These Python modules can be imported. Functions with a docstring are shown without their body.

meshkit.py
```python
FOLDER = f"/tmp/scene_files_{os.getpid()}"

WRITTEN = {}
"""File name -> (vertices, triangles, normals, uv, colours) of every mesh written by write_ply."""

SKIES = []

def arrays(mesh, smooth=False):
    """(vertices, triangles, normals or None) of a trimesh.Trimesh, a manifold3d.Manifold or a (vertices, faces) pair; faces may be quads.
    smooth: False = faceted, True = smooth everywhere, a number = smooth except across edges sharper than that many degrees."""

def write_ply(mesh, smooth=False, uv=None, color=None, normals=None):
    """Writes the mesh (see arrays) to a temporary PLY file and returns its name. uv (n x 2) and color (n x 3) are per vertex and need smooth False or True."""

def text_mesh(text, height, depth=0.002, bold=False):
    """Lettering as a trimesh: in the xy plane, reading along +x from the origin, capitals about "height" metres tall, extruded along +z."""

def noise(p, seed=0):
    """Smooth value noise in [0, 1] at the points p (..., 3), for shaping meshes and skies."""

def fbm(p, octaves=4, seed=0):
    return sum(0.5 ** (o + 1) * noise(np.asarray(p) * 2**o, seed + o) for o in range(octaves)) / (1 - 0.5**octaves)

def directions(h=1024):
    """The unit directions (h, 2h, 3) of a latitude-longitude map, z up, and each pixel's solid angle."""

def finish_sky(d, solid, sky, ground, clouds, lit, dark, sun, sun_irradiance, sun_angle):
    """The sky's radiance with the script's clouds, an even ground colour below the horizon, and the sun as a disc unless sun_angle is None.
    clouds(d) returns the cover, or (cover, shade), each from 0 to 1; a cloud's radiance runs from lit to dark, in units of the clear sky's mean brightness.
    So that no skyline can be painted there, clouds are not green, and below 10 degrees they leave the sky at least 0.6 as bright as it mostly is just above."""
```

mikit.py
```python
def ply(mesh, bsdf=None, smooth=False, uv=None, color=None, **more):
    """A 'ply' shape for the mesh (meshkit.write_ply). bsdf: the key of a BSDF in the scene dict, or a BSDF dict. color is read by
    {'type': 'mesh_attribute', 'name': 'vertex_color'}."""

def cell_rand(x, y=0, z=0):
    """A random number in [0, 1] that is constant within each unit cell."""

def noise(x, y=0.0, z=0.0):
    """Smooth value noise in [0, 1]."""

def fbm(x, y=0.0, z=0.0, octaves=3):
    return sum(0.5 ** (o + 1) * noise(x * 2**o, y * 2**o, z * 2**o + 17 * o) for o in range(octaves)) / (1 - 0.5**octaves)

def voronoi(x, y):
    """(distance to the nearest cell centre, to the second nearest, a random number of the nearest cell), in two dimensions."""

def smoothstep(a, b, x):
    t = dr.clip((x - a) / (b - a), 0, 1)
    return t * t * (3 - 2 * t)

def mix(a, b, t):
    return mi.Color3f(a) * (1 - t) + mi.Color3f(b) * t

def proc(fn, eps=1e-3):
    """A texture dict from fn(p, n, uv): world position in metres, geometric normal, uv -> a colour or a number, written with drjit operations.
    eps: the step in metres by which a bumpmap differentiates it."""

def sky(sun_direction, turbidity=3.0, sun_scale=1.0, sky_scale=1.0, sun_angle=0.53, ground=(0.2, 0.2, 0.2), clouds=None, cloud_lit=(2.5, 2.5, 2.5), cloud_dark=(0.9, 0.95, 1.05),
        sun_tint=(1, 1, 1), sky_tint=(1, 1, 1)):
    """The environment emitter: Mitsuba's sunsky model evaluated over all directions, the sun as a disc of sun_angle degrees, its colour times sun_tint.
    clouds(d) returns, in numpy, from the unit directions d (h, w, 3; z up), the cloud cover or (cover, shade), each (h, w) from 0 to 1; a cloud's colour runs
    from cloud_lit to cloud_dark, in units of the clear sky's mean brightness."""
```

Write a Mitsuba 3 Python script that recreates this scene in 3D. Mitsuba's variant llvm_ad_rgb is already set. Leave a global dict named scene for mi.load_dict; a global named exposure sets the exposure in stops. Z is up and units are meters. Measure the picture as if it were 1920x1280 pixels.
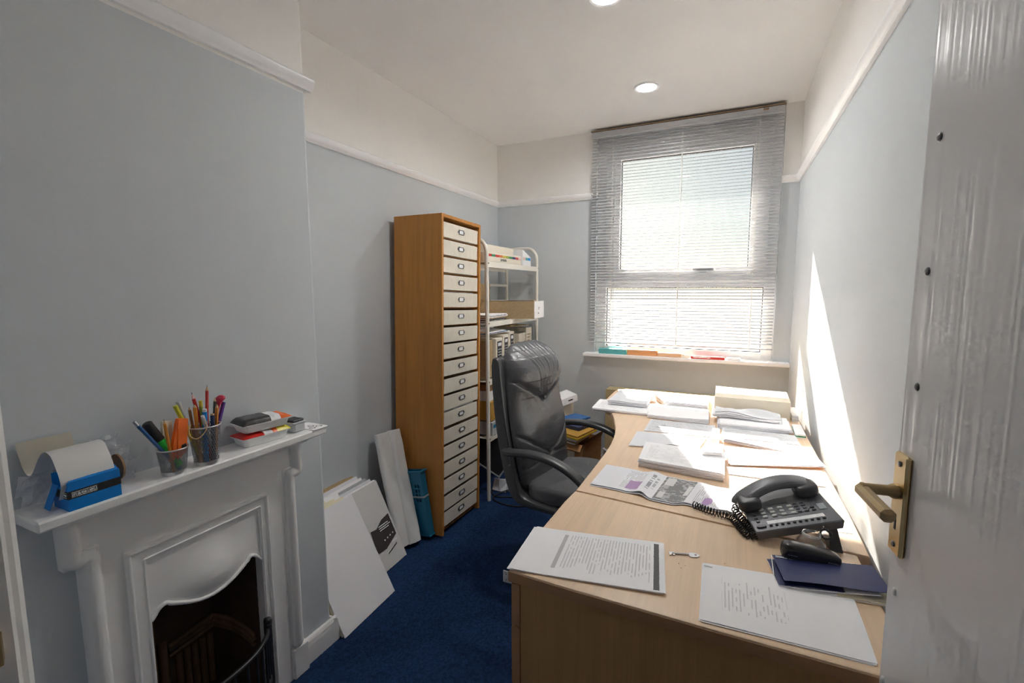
import math, random
import numpy as np, trimesh, mitsuba as mi, mikit, meshkit
import drjit as dr
from shapely.geometry import Polygon
from mikit import noise, fbm, cell_rand, smoothstep, mix
scene, labels = {}, {}
ST = mi.ScalarTransform4f

# ---------------------------------------------------------------- camera, sky, sun, exposure
exposure = 4.5
yaw, pitch, roll, focal = 0.438670134, -0.109236737, -0.00403, 881.37
_cy, _sy, _cp, _sp = math.cos(yaw), math.sin(yaw), math.cos(pitch), math.sin(pitch)
fwd = np.array([-_sy * _cp, _cy * _cp, _sp]); _rt = np.array([_cy, _sy, 0.0]); _up = np.cross(_rt, fwd)
up = -math.sin(roll) * _rt + math.cos(roll) * _up
EYE = np.array([0, 0, 1.35])
scene['camera'] = {'type': 'perspective', 'fov': math.degrees(2 * math.atan(960 / focal)), 'fov_axis': 'x', 'near_clip': 0.02, 'far_clip': 200,
                   'to_world': ST().look_at(origin=EYE.tolist(), target=(EYE + fwd).tolist(), up=up.tolist())}
SUN = (-1.0, 2.8, 1.68)
scene['sky'] = mikit.sky(SUN, turbidity=3.0, sun_scale=1.4, sky_scale=.15, ground=(0.25, 0.25, 0.24), sun_tint=(.86, 1, 1.3), sky_tint=(1.1, 1, .9))
LAMP = 14.5

# ---------------------------------------------------------------- helpers
def tri(v, f): return trimesh.Trimesh(np.asarray(v, float), np.asarray(f, int), process=False)
def cat(*ms): return trimesh.util.concatenate([m for m in ms])
def box(x0, x1, y0, y1, z0, z1, b=0.0):
    if b <= 0:
        m = trimesh.creation.box((x1 - x0, y1 - y0, z1 - z0)); m.apply_translation(((x0 + x1) / 2, (y0 + y1) / 2, (z0 + z1) / 2)); return m
    b = min(b, (x1 - x0) * .45, (y1 - y0) * .45, (z1 - z0) * .45)
    P = []
    for X, sx in ((x0, 1), (x1, -1)):
        for Y, sy in ((y0, 1), (y1, -1)):
            for Z, sz in ((z0, 1), (z1, -1)):
                P += [(X, Y + sy * b, Z + sz * b), (X + sx * b, Y, Z + sz * b), (X + sx * b, Y + sy * b, Z)]
    return trimesh.Trimesh(P, process=False).convex_hull
def hull(P): return trimesh.Trimesh(np.asarray(P, float), process=False).convex_hull
def rotz(m, deg, at=(0, 0, 0)): return rot(m, (0, 0, 1), deg, at)
def rot(m, axis, deg, at=(0, 0, 0)):
    m = m.copy(); m.apply_transform(trimesh.transformations.rotation_matrix(math.radians(deg), axis, at)); return m
def mv(m, x=0, y=0, z=0): m = m.copy(); m.apply_translation((x, y, z)); return m
def prism(pts, lo, hi, axis='z', holes=None):
    m = trimesh.creation.extrude_polygon(Polygon(pts, holes) if not hasattr(pts, 'geom_type') else pts, hi - lo, engine='earcut')
    v = np.array(m.vertices); v[:, 2] += lo; f = np.array(m.faces)
    if axis == 'x': v = v[:, [2, 0, 1]]
    if axis == 'y': v = v[:, [0, 2, 1]]; f = f[:, ::-1]
    return tri(v, f)
def chaikin(p, n=2):
    p = np.asarray(p, float)
    for _ in range(n):
        q = np.roll(p, -1, 0); p = np.stack([.75 * p + .25 * q, .25 * p + .75 * q], 1).reshape(-1, p.shape[1])
    return p
def slab(poly, z0, z1, b=.002, axis='z'):
    """extruded polygon with eased top and bottom edges"""
    P = np.asarray(poly, float)
    if Polygon(P).area > 0 and not Polygon(P).exterior.is_ccw: P = P[::-1]
    d0 = P - np.roll(P, 1, 0); d1 = np.roll(P, -1, 0) - P
    n0 = np.stack([-d0[:, 1], d0[:, 0]], 1); n1 = np.stack([-d1[:, 1], d1[:, 0]], 1)
    n0 /= np.linalg.norm(n0, axis=1, keepdims=True) + 1e-12; n1 /= np.linalg.norm(n1, axis=1, keepdims=True) + 1e-12
    nn = n0 + n1; nn /= np.maximum((nn * n0).sum(1, keepdims=True), .3)
    rings = [(b, z0), (b * .3, z0 + b * .3), (0, z0 + b), (0, z1 - b), (b * .3, z1 - b * .3), (b, z1)]
    V, k = [], len(P)
    for ins, z in rings: V.append(np.column_stack([P + nn * ins, np.full(k, z)]))
    V = np.vstack(V); F = []
    i = np.arange(k); j = (i + 1) % k
    for r in range(len(rings) - 1):
        a = r * k; F += [np.stack([a + i, a + j, a + k + j], 1), np.stack([a + i, a + k + j, a + k + i], 1)]
    vt, ft = trimesh.creation.triangulate_polygon(Polygon(P), engine='earcut')
    idx = np.array([np.argmin(((P - q) ** 2).sum(1)) for q in vt]); ft = idx[np.asarray(ft)]
    cr = np.cross(np.c_[P[ft[:, 1]] - P[ft[:, 0]], np.zeros(len(ft))], np.c_[P[ft[:, 2]] - P[ft[:, 0]], np.zeros(len(ft))])[:, 2]
    ft[cr < 0] = ft[cr < 0][:, ::-1]
    F += [ft + (len(rings) - 1) * k, ft[:, ::-1]]
    F = np.vstack(F)
    if axis == 'x': V = V[:, [2, 0, 1]]
    if axis == 'y': V = V[:, [0, 2, 1]]; F = F[:, ::-1]
    return tri(V, F)
def lathe(prof, n=32, at=(0, 0, 0)):
    """prof: (r, z) list from bottom to top on the outside; closed at r=0 ends"""
    prof = np.asarray(prof, float); a = np.arange(n) * 2 * np.pi / n
    V = np.concatenate([np.stack([r * np.cos(a), r * np.sin(a), np.full(n, z)], 1) for r, z in prof]) + np.asarray(at, float)
    i = np.arange(n); j = (i + 1) % n; F = []
    for k in range(len(prof) - 1):
        A = k * n; F += [np.stack([A + i, A + j, A + n + j], 1), np.stack([A + i, A + n + j, A + n + i], 1)]
    return trimesh.Trimesh(V, np.vstack(F), process=True)
def sweep(path, prof, upv=(0, 0, 1), closed=False, scales=None):
    """profile points (a, b) along (side, normal) swept along the path"""
    path, prof = np.asarray(path, float), np.asarray(prof, float); n, k = len(path), len(prof)
    t = np.gradient(path, axis=0) if not closed else np.roll(path, -1, 0) - np.roll(path, 1, 0)
    t /= np.linalg.norm(t, axis=1, keepdims=True) + 1e-12
    u = np.asarray(upv, float); V = []
    for q in range(n):
        s = np.cross(t[q], u)
        if np.linalg.norm(s) < 1e-6: s = np.cross(t[q], [0.3, 0.9, 0.1])
        s /= np.linalg.norm(s); w = np.cross(s, t[q]); u = w if abs(np.dot(t[q], upv)) > .9 else np.asarray(upv, float)
        sc = 1 if scales is None else scales[q]
        V.append(path[q] + sc * (prof[:, :1] * s + prof[:, 1:] * w))
    V = np.vstack(V); F = []; i = np.arange(k); j = (i + 1) % k
    for q in range(n if closed else n - 1):
        A, B = q * k, ((q + 1) % n) * k
        F += [np.stack([A + i, A + j, B + j], 1), np.stack([A + i, B + j, B + i], 1)]
    if not closed:
        V = np.vstack([V, path[:1], path[-1:]]); c0, c1 = len(V) - 2, len(V) - 1; E = (n - 1) * k
        F += [np.stack([np.full(k, c0), j, i], 1), np.stack([np.full(k, c1), E + i, E + j], 1)]
    m = tri(V, np.vstack(F))
    if m.volume < 0: m.invert()
    return m
def circ(r, n=10, sx=1.0, sy=1.0):
    a = np.arange(n) * 2 * np.pi / n; return np.stack([r * sx * np.cos(a), r * sy * np.sin(a)], 1)
def frames(path, closed=False):
    path = np.asarray(path, float); t = np.gradient(path, axis=0); t /= np.linalg.norm(t, axis=1, keepdims=True) + 1e-12
    a = np.array([0.31, 0.2, 0.93]); s = np.cross(t[0], a); s /= np.linalg.norm(s); S = []
    for q in range(len(path)):
        s = s - t[q] * (s @ t[q]); s /= np.linalg.norm(s) + 1e-12; S.append(s)
    S = np.array(S); return t, S, np.cross(t, S)
def tube(path, r, n=10):
    path = np.asarray(path, float); t, S, W = frames(path); a = np.arange(n) * 2 * np.pi / n
    r = np.broadcast_to(r, len(path))
    V = np.vstack([path[q] + r[q] * (np.cos(a)[:, None] * S[q] + np.sin(a)[:, None] * W[q]) for q in range(len(path))])
    F, i = [], np.arange(n); j = (i + 1) % n
    for q in range(len(path) - 1):
        A = q * n; F += [np.stack([A + i, A + j, A + n + j], 1), np.stack([A + i, A + n + j, A + n + i], 1)]
    V = np.vstack([V, path[:1], path[-1:]]); E = (len(path) - 1) * n
    F += [np.stack([np.full(n, len(V) - 2), j, i], 1), np.stack([np.full(n, len(V) - 1), E + i, E + j], 1)]
    m = tri(V, np.vstack(F))
    if m.volume < 0: m.invert()
    return m
def spline(pts, n=8):
    P = np.asarray(pts, float); P = np.vstack([2 * P[0] - P[1], P, 2 * P[-1] - P[-2]]); out = []
    for k in range(1, len(P) - 2):
        for s in np.arange(n) / n:
            a, b, c, d = P[k - 1:k + 3]
            out.append(.5 * (2 * b + (c - a) * s + (2 * a - 5 * b + 4 * c - d) * s * s + (3 * b - a - 3 * c + d) * s ** 3))
    return np.vstack(out + [P[-2]])
def grid_solid(fn, nu, nv, thick):
    """closed thin solid over a grid: fn(u, v) -> top point, thick = offset vector of the under side; returns mesh, uv"""
    U, W = np.meshgrid(np.linspace(0, 1, nu), np.linspace(0, 1, nv), indexing='ij'); u, w = U.ravel(), W.ravel()
    top = fn(u, w); bot = top - np.asarray(thick, float); V = np.vstack([top, bot]); uv = np.tile(np.stack([u, w], 1), (2, 1))
    idx = np.arange(nu * nv).reshape(nu, nv); a, b, c, d = idx[:-1, :-1].ravel(), idx[1:, :-1].ravel(), idx[1:, 1:].ravel(), idx[:-1, 1:].ravel()
    F = [np.stack([a, b, c], 1), np.stack([a, c, d], 1)]; N = nu * nv
    F += [np.stack([a, c, b], 1) + N, np.stack([a, d, c], 1) + N]
    per = np.concatenate([idx[:-1, 0], idx[-1, :-1], idx[:0:-1, -1], idx[0, :0:-1]]); q = np.roll(per, -1)
    V2 = np.vstack([V, V[per], V[per + N]]); L = len(per); s = np.arange(L); e = (s + 1) % L; B = 2 * N
    F += [np.stack([B + s, B + L + s, B + L + e], 1), np.stack([B + s, B + L + e, B + e], 1)]
    m = tri(V2, np.vstack(F)); uv = np.vstack([uv, uv[per], uv[per]])
    if m.volume < 0: m.faces = m.faces[:, ::-1]
    return m, uv
def quad(c, u, w):
    c = np.asarray(c, float); u, w = u[:, None], w[:, None]
    return c[0] * (1 - u) * (1 - w) + c[1] * u * (1 - w) + c[2] * u * w + c[3] * (1 - u) * w
def superell(a, b, c, e1=.4, e2=.4, nu=48, nv=24):
    th = np.linspace(-np.pi / 2, np.pi / 2, nv); ph = np.arange(nu) * 2 * np.pi / nu
    s = lambda x, e: np.sign(x) * np.abs(x) ** e
    V = np.vstack([np.stack([a * s(np.cos(t), e1) * s(np.cos(ph), e2), b * s(np.cos(t), e1) * s(np.sin(ph), e2), np.full(nu, c * s(np.sin(t), e1))], 1) for t in th])
    F, i = [], np.arange(nu); j = (i + 1) % nu
    for k in range(nv - 1):
        A = k * nu; F += [np.stack([A + i, A + j, A + nu + j], 1), np.stack([A + i, A + nu + j, A + nu + i], 1)]
    return trimesh.Trimesh(V, np.vstack(F), process=True)
def text(s, h, depth=.0004, bold=True): return meshkit.text_mesh(s, h, depth, bold)
def frame_put(m, o, ex, ey, ez):
    T4 = np.eye(4); T4[:3, 0], T4[:3, 1], T4[:3, 2], T4[:3, 3] = ex, ey, ez, o
    m = m.copy(); m.apply_transform(T4); return m

def numbered(n):
    taken = lambda k: k in scene or k in labels or any(q.startswith(k + '__') for q in scene)
    if not taken(n): return n
    k = 1
    while taken(f'{n}_{k:03d}'): k += 1
    return f'{n}_{k:03d}'
def thing(name, label, category, group=None):
    k = numbered(name); labels[k] = {'label': label, 'category': category}
    if group: labels[k]['group'] = group
    return k
def struct(name, label=None):
    labels[name] = {'kind': 'structure'}
    if label: labels[name]['label'] = label
    return name
def obj(name, mesh, mat, parent=None, smooth=False, label=None, kind=None, uv=None, **more):
    k = numbered(parent + '__' + name) if parent else name
    scene[k] = mikit.ply(mesh, mat, smooth=smooth, uv=uv, **more)
    if label or kind:
        labels[k] = {}
        if label: labels[k]['label'] = label
        if kind: labels[k]['kind'] = kind
    return k
def whole(name, label, category, mesh, mat, smooth=False, group=None, uv=None):
    """a thing that is one mesh"""
    k = thing(name, label, category, group); scene[k] = mikit.ply(mesh, mat, smooth=smooth, uv=uv); return k

# ---------------------------------------------------------------- materials
def rgb(c): return {'type': 'rgb', 'value': list(c)} if isinstance(c, (tuple, list)) else c
def M(name, color, rough=.6, metal=0.0, spec=.5, bump=None, bscale=.001, **kw):
    d = {'type': 'principled', 'base_color': rgb(color) if isinstance(color, (tuple, list)) else color, 'roughness': rough, 'metallic': metal, 'specular': spec, **kw}
    if bump is not None: d = {'type': 'bumpmap', 'arbitrary': bump, 'scale': bscale, 'bsdf': d}
    scene[name] = {'type': 'twosided', 'bsdf': d}; return name
P3 = mi.Color3f
def wallcol(p, n, uv):
    g = 0.97 + 0.05 * fbm(p.x * 3 + p.y * 3, p.z * 2.2, 0) + 0.012 * noise(p.x * 160 + p.y * 160, p.z * 12)
    return dr.select(p.z > 2.02, P3(.80, .79, .77), P3(.545, .582, .615)) * g
def wallbump(p, n, uv): return noise((p.x + p.y) * 220, p.z * 25) * .6 + noise((p.x + p.y) * 40, p.z * 40)
M('mat_wall', mikit.proc(wallcol), .62, bump=mikit.proc(wallbump), bscale=.0003)
M('mat_ceiling', mikit.proc(lambda p, n, uv: P3(.78, .78, .775) * (.98 + .04 * fbm(p.x * 2, p.y * 2))), .8)
M('mat_trim', (.84, .84, .85), .32)
M('mat_skirting', (.80, .80, .80), .4)
def carpet(p, n, uv):
    g = .72 + .75 * noise(p.x * 420, p.y * 420) * noise(p.x * 130, p.y * 130) * 1.5 + .3 * (fbm(p.x * 4, p.y * 4) - .5)
    return P3(.012, .032, .092) * g
M('mat_carpet', mikit.proc(carpet), .95, spec=.1, bump=mikit.proc(lambda p, n, uv: noise(p.x * 380, p.y * 380)), bscale=.002)
def beech(p, n, uv):
    g = noise(p.x * 260, p.y * 9 + p.z * 4, p.z * 260 * 0) * .5 + fbm(p.x * 60, p.y * 3 + p.z * 2) * .8
    return P3(.74, .54, .37) * (.91 + .14 * g)
M('mat_beech', mikit.proc(beech), .38)
M('mat_beech_edge', (.42, .235, .125), .4)
def beech_v(p, n, uv):
    g = noise(p.x * 300, p.y * 300, p.z * 6) * .5 + fbm(p.x * 70, p.y * 70, p.z * 2.5) * .8
    return P3(.47, .28, .125) * (.84 + .25 * g)
M('mat_beech_front', mikit.proc(beech_v), .42)
def cherry(p, n, uv):
    g = noise(p.x * 170, p.y * 170, p.z * 5) * .5 + fbm(p.x * 45, p.y * 45, p.z * 2) * .8
    return P3(.48, .205, .040) * (.82 + .28 * g)
M('mat_cherry', mikit.proc(cherry), .42)
def brush(p, n, uv): return noise(p.x * 220 + p.y * 220, p.z * 3.5) + .6 * noise(p.x * 60 + p.y * 60, p.z * 1.6) + .35 * noise(p.x * 90 + p.y * 90, p.z * 60)
M('mat_door', (.70, .705, .725), .28, bump=mikit.proc(brush), bscale=.0004)
M('mat_gloss_white', (.80, .80, .80), .38, bump=mikit.proc(lambda p, n, uv: noise(p.x * 60, p.y * 60, p.z * 60)), bscale=.00025)
M('mat_iron', mikit.proc(lambda p, n, uv: mix(P3(.030, .020, .016), P3(.085, .052, .034), fbm(p.x * 22, p.y * 22, p.z * 14))), .7)
M('mat_rust', mikit.proc(lambda p, n, uv: mix(P3(.075, .045, .028), P3(.20, .115, .065), fbm(p.x * 26, p.y * 26, p.z * 9))), .75)
M('mat_black_iron', (.022, .022, .025), .32)
M('mat_upvc', (.86, .86, .86), .3)
M('mat_blind', (.50, .515, .535), .4)
M('mat_blind_cord', (.80, .80, .76), .7)
M('mat_alu', (.72, .72, .73), .35, metal=.7)
M('mat_brown_metal', (.25, .17, .10), .4)
scene['mat_pane'] = {'type': 'thindielectric', 'int_ior': 1.5}
M('mat_brass', (.62, .47, .25), .22, metal=1.0)
M('mat_brass_dull', (.42, .31, .17), .4, metal=1.0)
M('mat_steel', (.62, .62, .64), .3, metal=1.0)
M('mat_dark_steel', (.16, .16, .17), .35, metal=.8)
M('mat_leather', mikit.proc(lambda p, n, uv: P3(.075, .077, .084) * (.9 + .2 * noise(p.x * 300, p.y * 300, p.z * 300))), .34, spec=.9, bump=mikit.proc(lambda p, n, uv: fbm(p.x * 230, p.y * 230, p.z * 230)), bscale=.0005)
M('mat_chair_plastic', (.045, .047, .051), .34, spec=.7)
M('mat_black', (.018, .018, .020), .4)
M('mat_black_gloss', (.02, .02, .022), .18)
M('mat_cream', (.72, .675, .58), .7)
M('mat_tray_card', mikit.proc(lambda p, n, uv: P3(.70, .655, .565) * (.94 + .1 * noise(p.x * 150, p.y * 150, p.z * 20))), .8)
M('mat_label_white', (.82, .83, .85), .5)
M('mat_cream_metal', (.76, .74, .68), .35)
M('mat_paper', (.87, .87, .89), .75)
M('mat_paper_grey', (.70, .71, .745), .8)
M('mat_paper_cream', (.78, .72, .56), .8)
M('mat_foam', (.82, .82, .85), .7)
M('mat_board_grey', (.68, .68, .68), .7)
M('mat_kraft', mikit.proc(lambda p, n, uv: P3(.42, .31, .175) * (.9 + .2 * noise(p.x * 90, p.y * 90, p.z * 90))), .8)
M('mat_olive_card', mikit.proc(lambda p, n, uv: P3(.40, .33, .19) * (.93 + .14 * noise(p.x * 30, p.y * 30, p.z * 60))), .8)
M('mat_carton', mikit.proc(lambda p, n, uv: P3(.42, .215, .085) * (.88 + .24 * noise(p.x * 60, p.y * 60, p.z * 60))), .8)
M('mat_cardboard_light', (.80, .73, .60), .8)
M('mat_yellow', (.62, .42, .04), .6)
M('mat_ochre', (.45, .25, .045), .7)
M('mat_navy', (.022, .035, .105), .5)
M('mat_brochure', (.025, .033, .115), .4)
M('mat_teal', (.015, .18, .32), .4)
M('mat_teal_box', (.10, .40, .42), .6)
M('mat_orange_card', (.72, .34, .14), .6)
M('mat_peach_card', (.72, .45, .28), .6)
M('mat_red', (.52, .03, .025), .4)
M('mat_blue', (.0, .20, .62), .4)
M('mat_blue_dark', (.03, .12, .33), .4)
M('mat_orange', (.95, .17, .015), .4)
M('mat_orange_wood', (.62, .24, .03), .45)
M('mat_green', (.03, .62, .06), .4)
M('mat_lime', (.55, .55, .03), .4)
M('mat_yellow_plastic', (.70, .58, .05), .35)
M('mat_wood', (.62, .42, .24), .6)
M('mat_brown', (.30, .16, .07), .6)
M('mat_purple', (.10, .04, .28), .4)
M('mat_pink_red', (.62, .025, .07), .3)
M('mat_white_plastic', (.80, .81, .81), .35)
M('mat_grey_plastic', (.36, .37, .39), .4)
M('mat_clear_grey', (.50, .52, .54), .3)
M('mat_phone', (.135, .14, .155), .36)
M('mat_phone_dark', (.045, .045, .05), .35)
M('mat_phone_key', (.58, .58, .56), .5)
M('mat_screen', (.34, .38, .40), .25)
M('mat_lcd', (.12, .13, .15), .2)
M('mat_film_black', (.035, .033, .035), .25)
M('mat_film_grey', (.30, .30, .31), .3)
M('mat_film_orange', (.85, .16, .02), .3)
M('mat_film_red', (.62, .02, .012), .3)
M('mat_film_yellow', (.78, .66, .05), .3)
M('mat_label_strip', mikit.proc(lambda p, n, uv: mix(mix(P3(.70, .70, .70), P3(.74, .66, .36), smoothstep(.40, .44, uv.y) * (1 - smoothstep(.50, .54, uv.y)) * smoothstep(.05, .15, uv.x) * (1 - smoothstep(.7, .8, uv.x))), P3(.60, .57, .50), smoothstep(.74, .8, uv.y))), .28, metal=.25)
M('mat_polythene', (.62, .64, .66), .25)
M('mat_ink', (.03, .03, .035), .6)
M('mat_ink_brown', (.05, .04, .04), .6)
M('mat_mesh', (.22, .225, .24), .4, metal=.5)
M('mat_rubber_band', (.60, .40, .20), .6)
M('mat_grey_book', (.42, .44, .46), .7)
M('mat_clips', (.10, .38, .10), .4)
M('mat_clips_red', (.45, .22, .16), .4)
M('mat_bag', (.40, .40, .42), .4)
scene['mat_glass'] = {'type': 'dielectric', 'int_ior': 1.5}
scene['mat_film_clear'] = {'type': 'principledthin', 'base_color': rgb((.92, .93, .95)), 'roughness': .3, 'spec_trans': .35, 'diff_trans': 1.0}
M('mat_lamp_off', (.9, .9, .88), .4)
def page(lines=34, words=16, seed=1, u0=.1, u1=.9, v0=.1, v1=.9, dark=.45, sparse=.25, paper=(.87, .87, .89), extra=None):
    def fn(p, n, uv):
        u, v = uv.x, uv.y; li = dr.floor(v * lines); fv = v * lines - li
        w = cell_rand(dr.floor(u * words + cell_rand(li, seed) * 3), li, seed)
        on = (fv > .30) & (fv < .72) & (w > sparse) & (u > u0) & (u < u1 - .22 * cell_rand(li, seed, 5)) & (v > v0) & (v < v1)
        c = dr.select(on, P3(dark, dark, dark * 1.04), P3(*paper))
        return extra(u, v, c) if extra else c
    return mikit.proc(fn)
def inside(u, v, a, b, c, d): return (u > a) & (u < b) & (v > c) & (v < d)
def letter_extra(u, v, c):
    c = dr.select(inside(u, v, .05, .97, .925, .962), P3(.10, .10, .11), c)
    return dr.select(inside(u, v, .10, .85, .245, .275), P3(.50, .50, .52), c)
M('mat_page_letter', page(44, 22, 3, .1, .86, .30, .90, .60, .12, extra=letter_extra), .7)
M('mat_page_minutes', page(40, 14, 9, .22, .78, .44, .86, .66, .35), .7)
M('mat_page_faint', page(30, 12, 5, .08, .95, .1, .9, .62, .3), .7)
M('mat_page_news', page(46, 18, 6, .04, .98, .04, .97, .42, .15, paper=(.70, .71, .74)), .8)
def leaflet(p, n, uv):
    u, v = uv.x, uv.y
    li = dr.floor(u * 90); fu = u * 90 - li; w = cell_rand(dr.floor(v * 9), li, 4)
    on = (fu > .3) & (fu < .7) & (w > .25)
    c = P3(.76, .76, .80)
    c = dr.select(on & (inside(u, v, .20, .33, .12, .92) | inside(u, v, .70, .88, .1, .9)), P3(.50, .50, .52), c)
    ph = fbm(u * 46, v * 20, 3); rect = inside(u, v, .455, .66, .02, .98)
    c = dr.select(rect, mix(P3(.20, .20, .205), P3(.42, .42, .43), smoothstep(.46, .66, ph)), c)
    c = dr.select(inside(u, v, .47, .53, .62, .94), P3(.62, .61, .60), c)
    c = dr.select(inside(u, v, .47, .51, .1, .34), P3(.62, .61, .60), c)
    c = dr.select(inside(u, v, .625, .655, .3, .75), P3(.68, .68, .68), c)
    c = dr.select(inside(u, v, .245, .335, .10, .48), P3(.42, .27, .47), c)
    dd = dr.square((u - .785) / .032) + dr.square((v - .25) / .17)
    c = dr.select((dd < 1) & (u > .76), P3(.42, .27, .50), c)
    t = inside(u, v, .375, .40, .2, .85) & (cell_rand(dr.floor(v * 26), 1, 7) > .3)
    c = dr.select(t, P3(.30, .30, .34), c)
    c = dr.select(inside(u, v, .41, .428, .3, .8) & (cell_rand(dr.floor(v * 34), 2, 7) > .35), P3(.40, .40, .42), c)
    return dr.select((dr.abs(u - .93 + .02 * v) < .006), P3(.40, .34, .44), c)
M('mat_page_leaflet', mikit.proc(leaflet), .6)
# ================================================================ the room
XL, XB, XR, YW, ZC = -1.725, -1.36, .34, 3.42, 2.47      # alcove wall, chimney breast face, right wall, window wall, ceiling
struct('floor', 'dark blue carpet floor'); scene['floor'] = mikit.ply(box(-2.0, .6, -1.4, YW + .14, -.06, 0), 'mat_carpet')
# ceiling with the two (three) round openings for the recessed lamps
LIGHTS = [(-.487, 2.816), (-.491, 1.905)]
_h = [[(x + .060 * math.cos(a), y + .060 * math.sin(a)) for a in np.arange(28) * -2 * math.pi / 28] for x, y in LIGHTS]
struct('ceiling', 'white plaster ceiling'); scene['ceiling'] = mikit.ply(prism([(-2.0, -1.4), (.6, -1.4), (.6, YW + .14), (-2.0, YW + .14)], ZC, ZC + .08, 'z', _h), 'mat_ceiling')
struct('wall_left', 'pale grey blue alcove wall with white frieze'); scene['wall_left'] = mikit.ply(box(XL - .12, XL, .13, YW + .14, 0, ZC), 'mat_wall')
struct('wall_right', 'pale grey wall beside the desk'); scene['wall_right'] = mikit.ply(box(XR, XR + .12, .13, YW + .14, 0, ZC), 'mat_wall')
WX0, WX1, WZ0, WZ1 = -.925, .245, .868, 2.44
struct('wall_window', 'pale grey wall around the window')
scene['wall_window'] = mikit.ply(cat(box(XL, WX0, YW, YW + .14, 0, ZC), box(WX1, XR, YW, YW + .14, 0, ZC), box(WX0, WX1, YW, YW + .14, 0, WZ0), box(WX0, WX1, YW, YW + .14, WZ1, ZC)), 'mat_wall')
BY0, BY1 = .20, 1.235
struct('wall_chimney_breast', 'grey blue chimney breast with white frieze')
scene['wall_chimney_breast'] = mikit.ply(cat(box(XL, XB, BY0, .60, 0, ZC), prism([(XL, .97), (XB, .97), (XB, BY1 - .012), (XB - .0035, BY1 - .0035), (XB - .012, BY1), (XL, BY1)], 0, ZC), box(XL, XB, .60, .97, .68, ZC), box(XL, XL + .05, .60, .97, 0, .68)), 'mat_wall')
DX0, DX1 = -.452, .327
struct('wall_front', 'wall with the doorway the room is seen from')
scene['wall_front'] = mikit.ply(cat(box(-2.0, DX0 - .03, .0, .13, 0, ZC), box(DX1 + .02, .6, .0, .13, 0, ZC), box(DX0 - .03, DX1 + .02, .0, .13, 2.05, ZC)), 'mat_wall')
struct('wall_hall_back'); scene['wall_hall_back'] = mikit.ply(box(-2.0, .6, -1.4, -1.3, 0, ZC), 'mat_wall')
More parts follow.
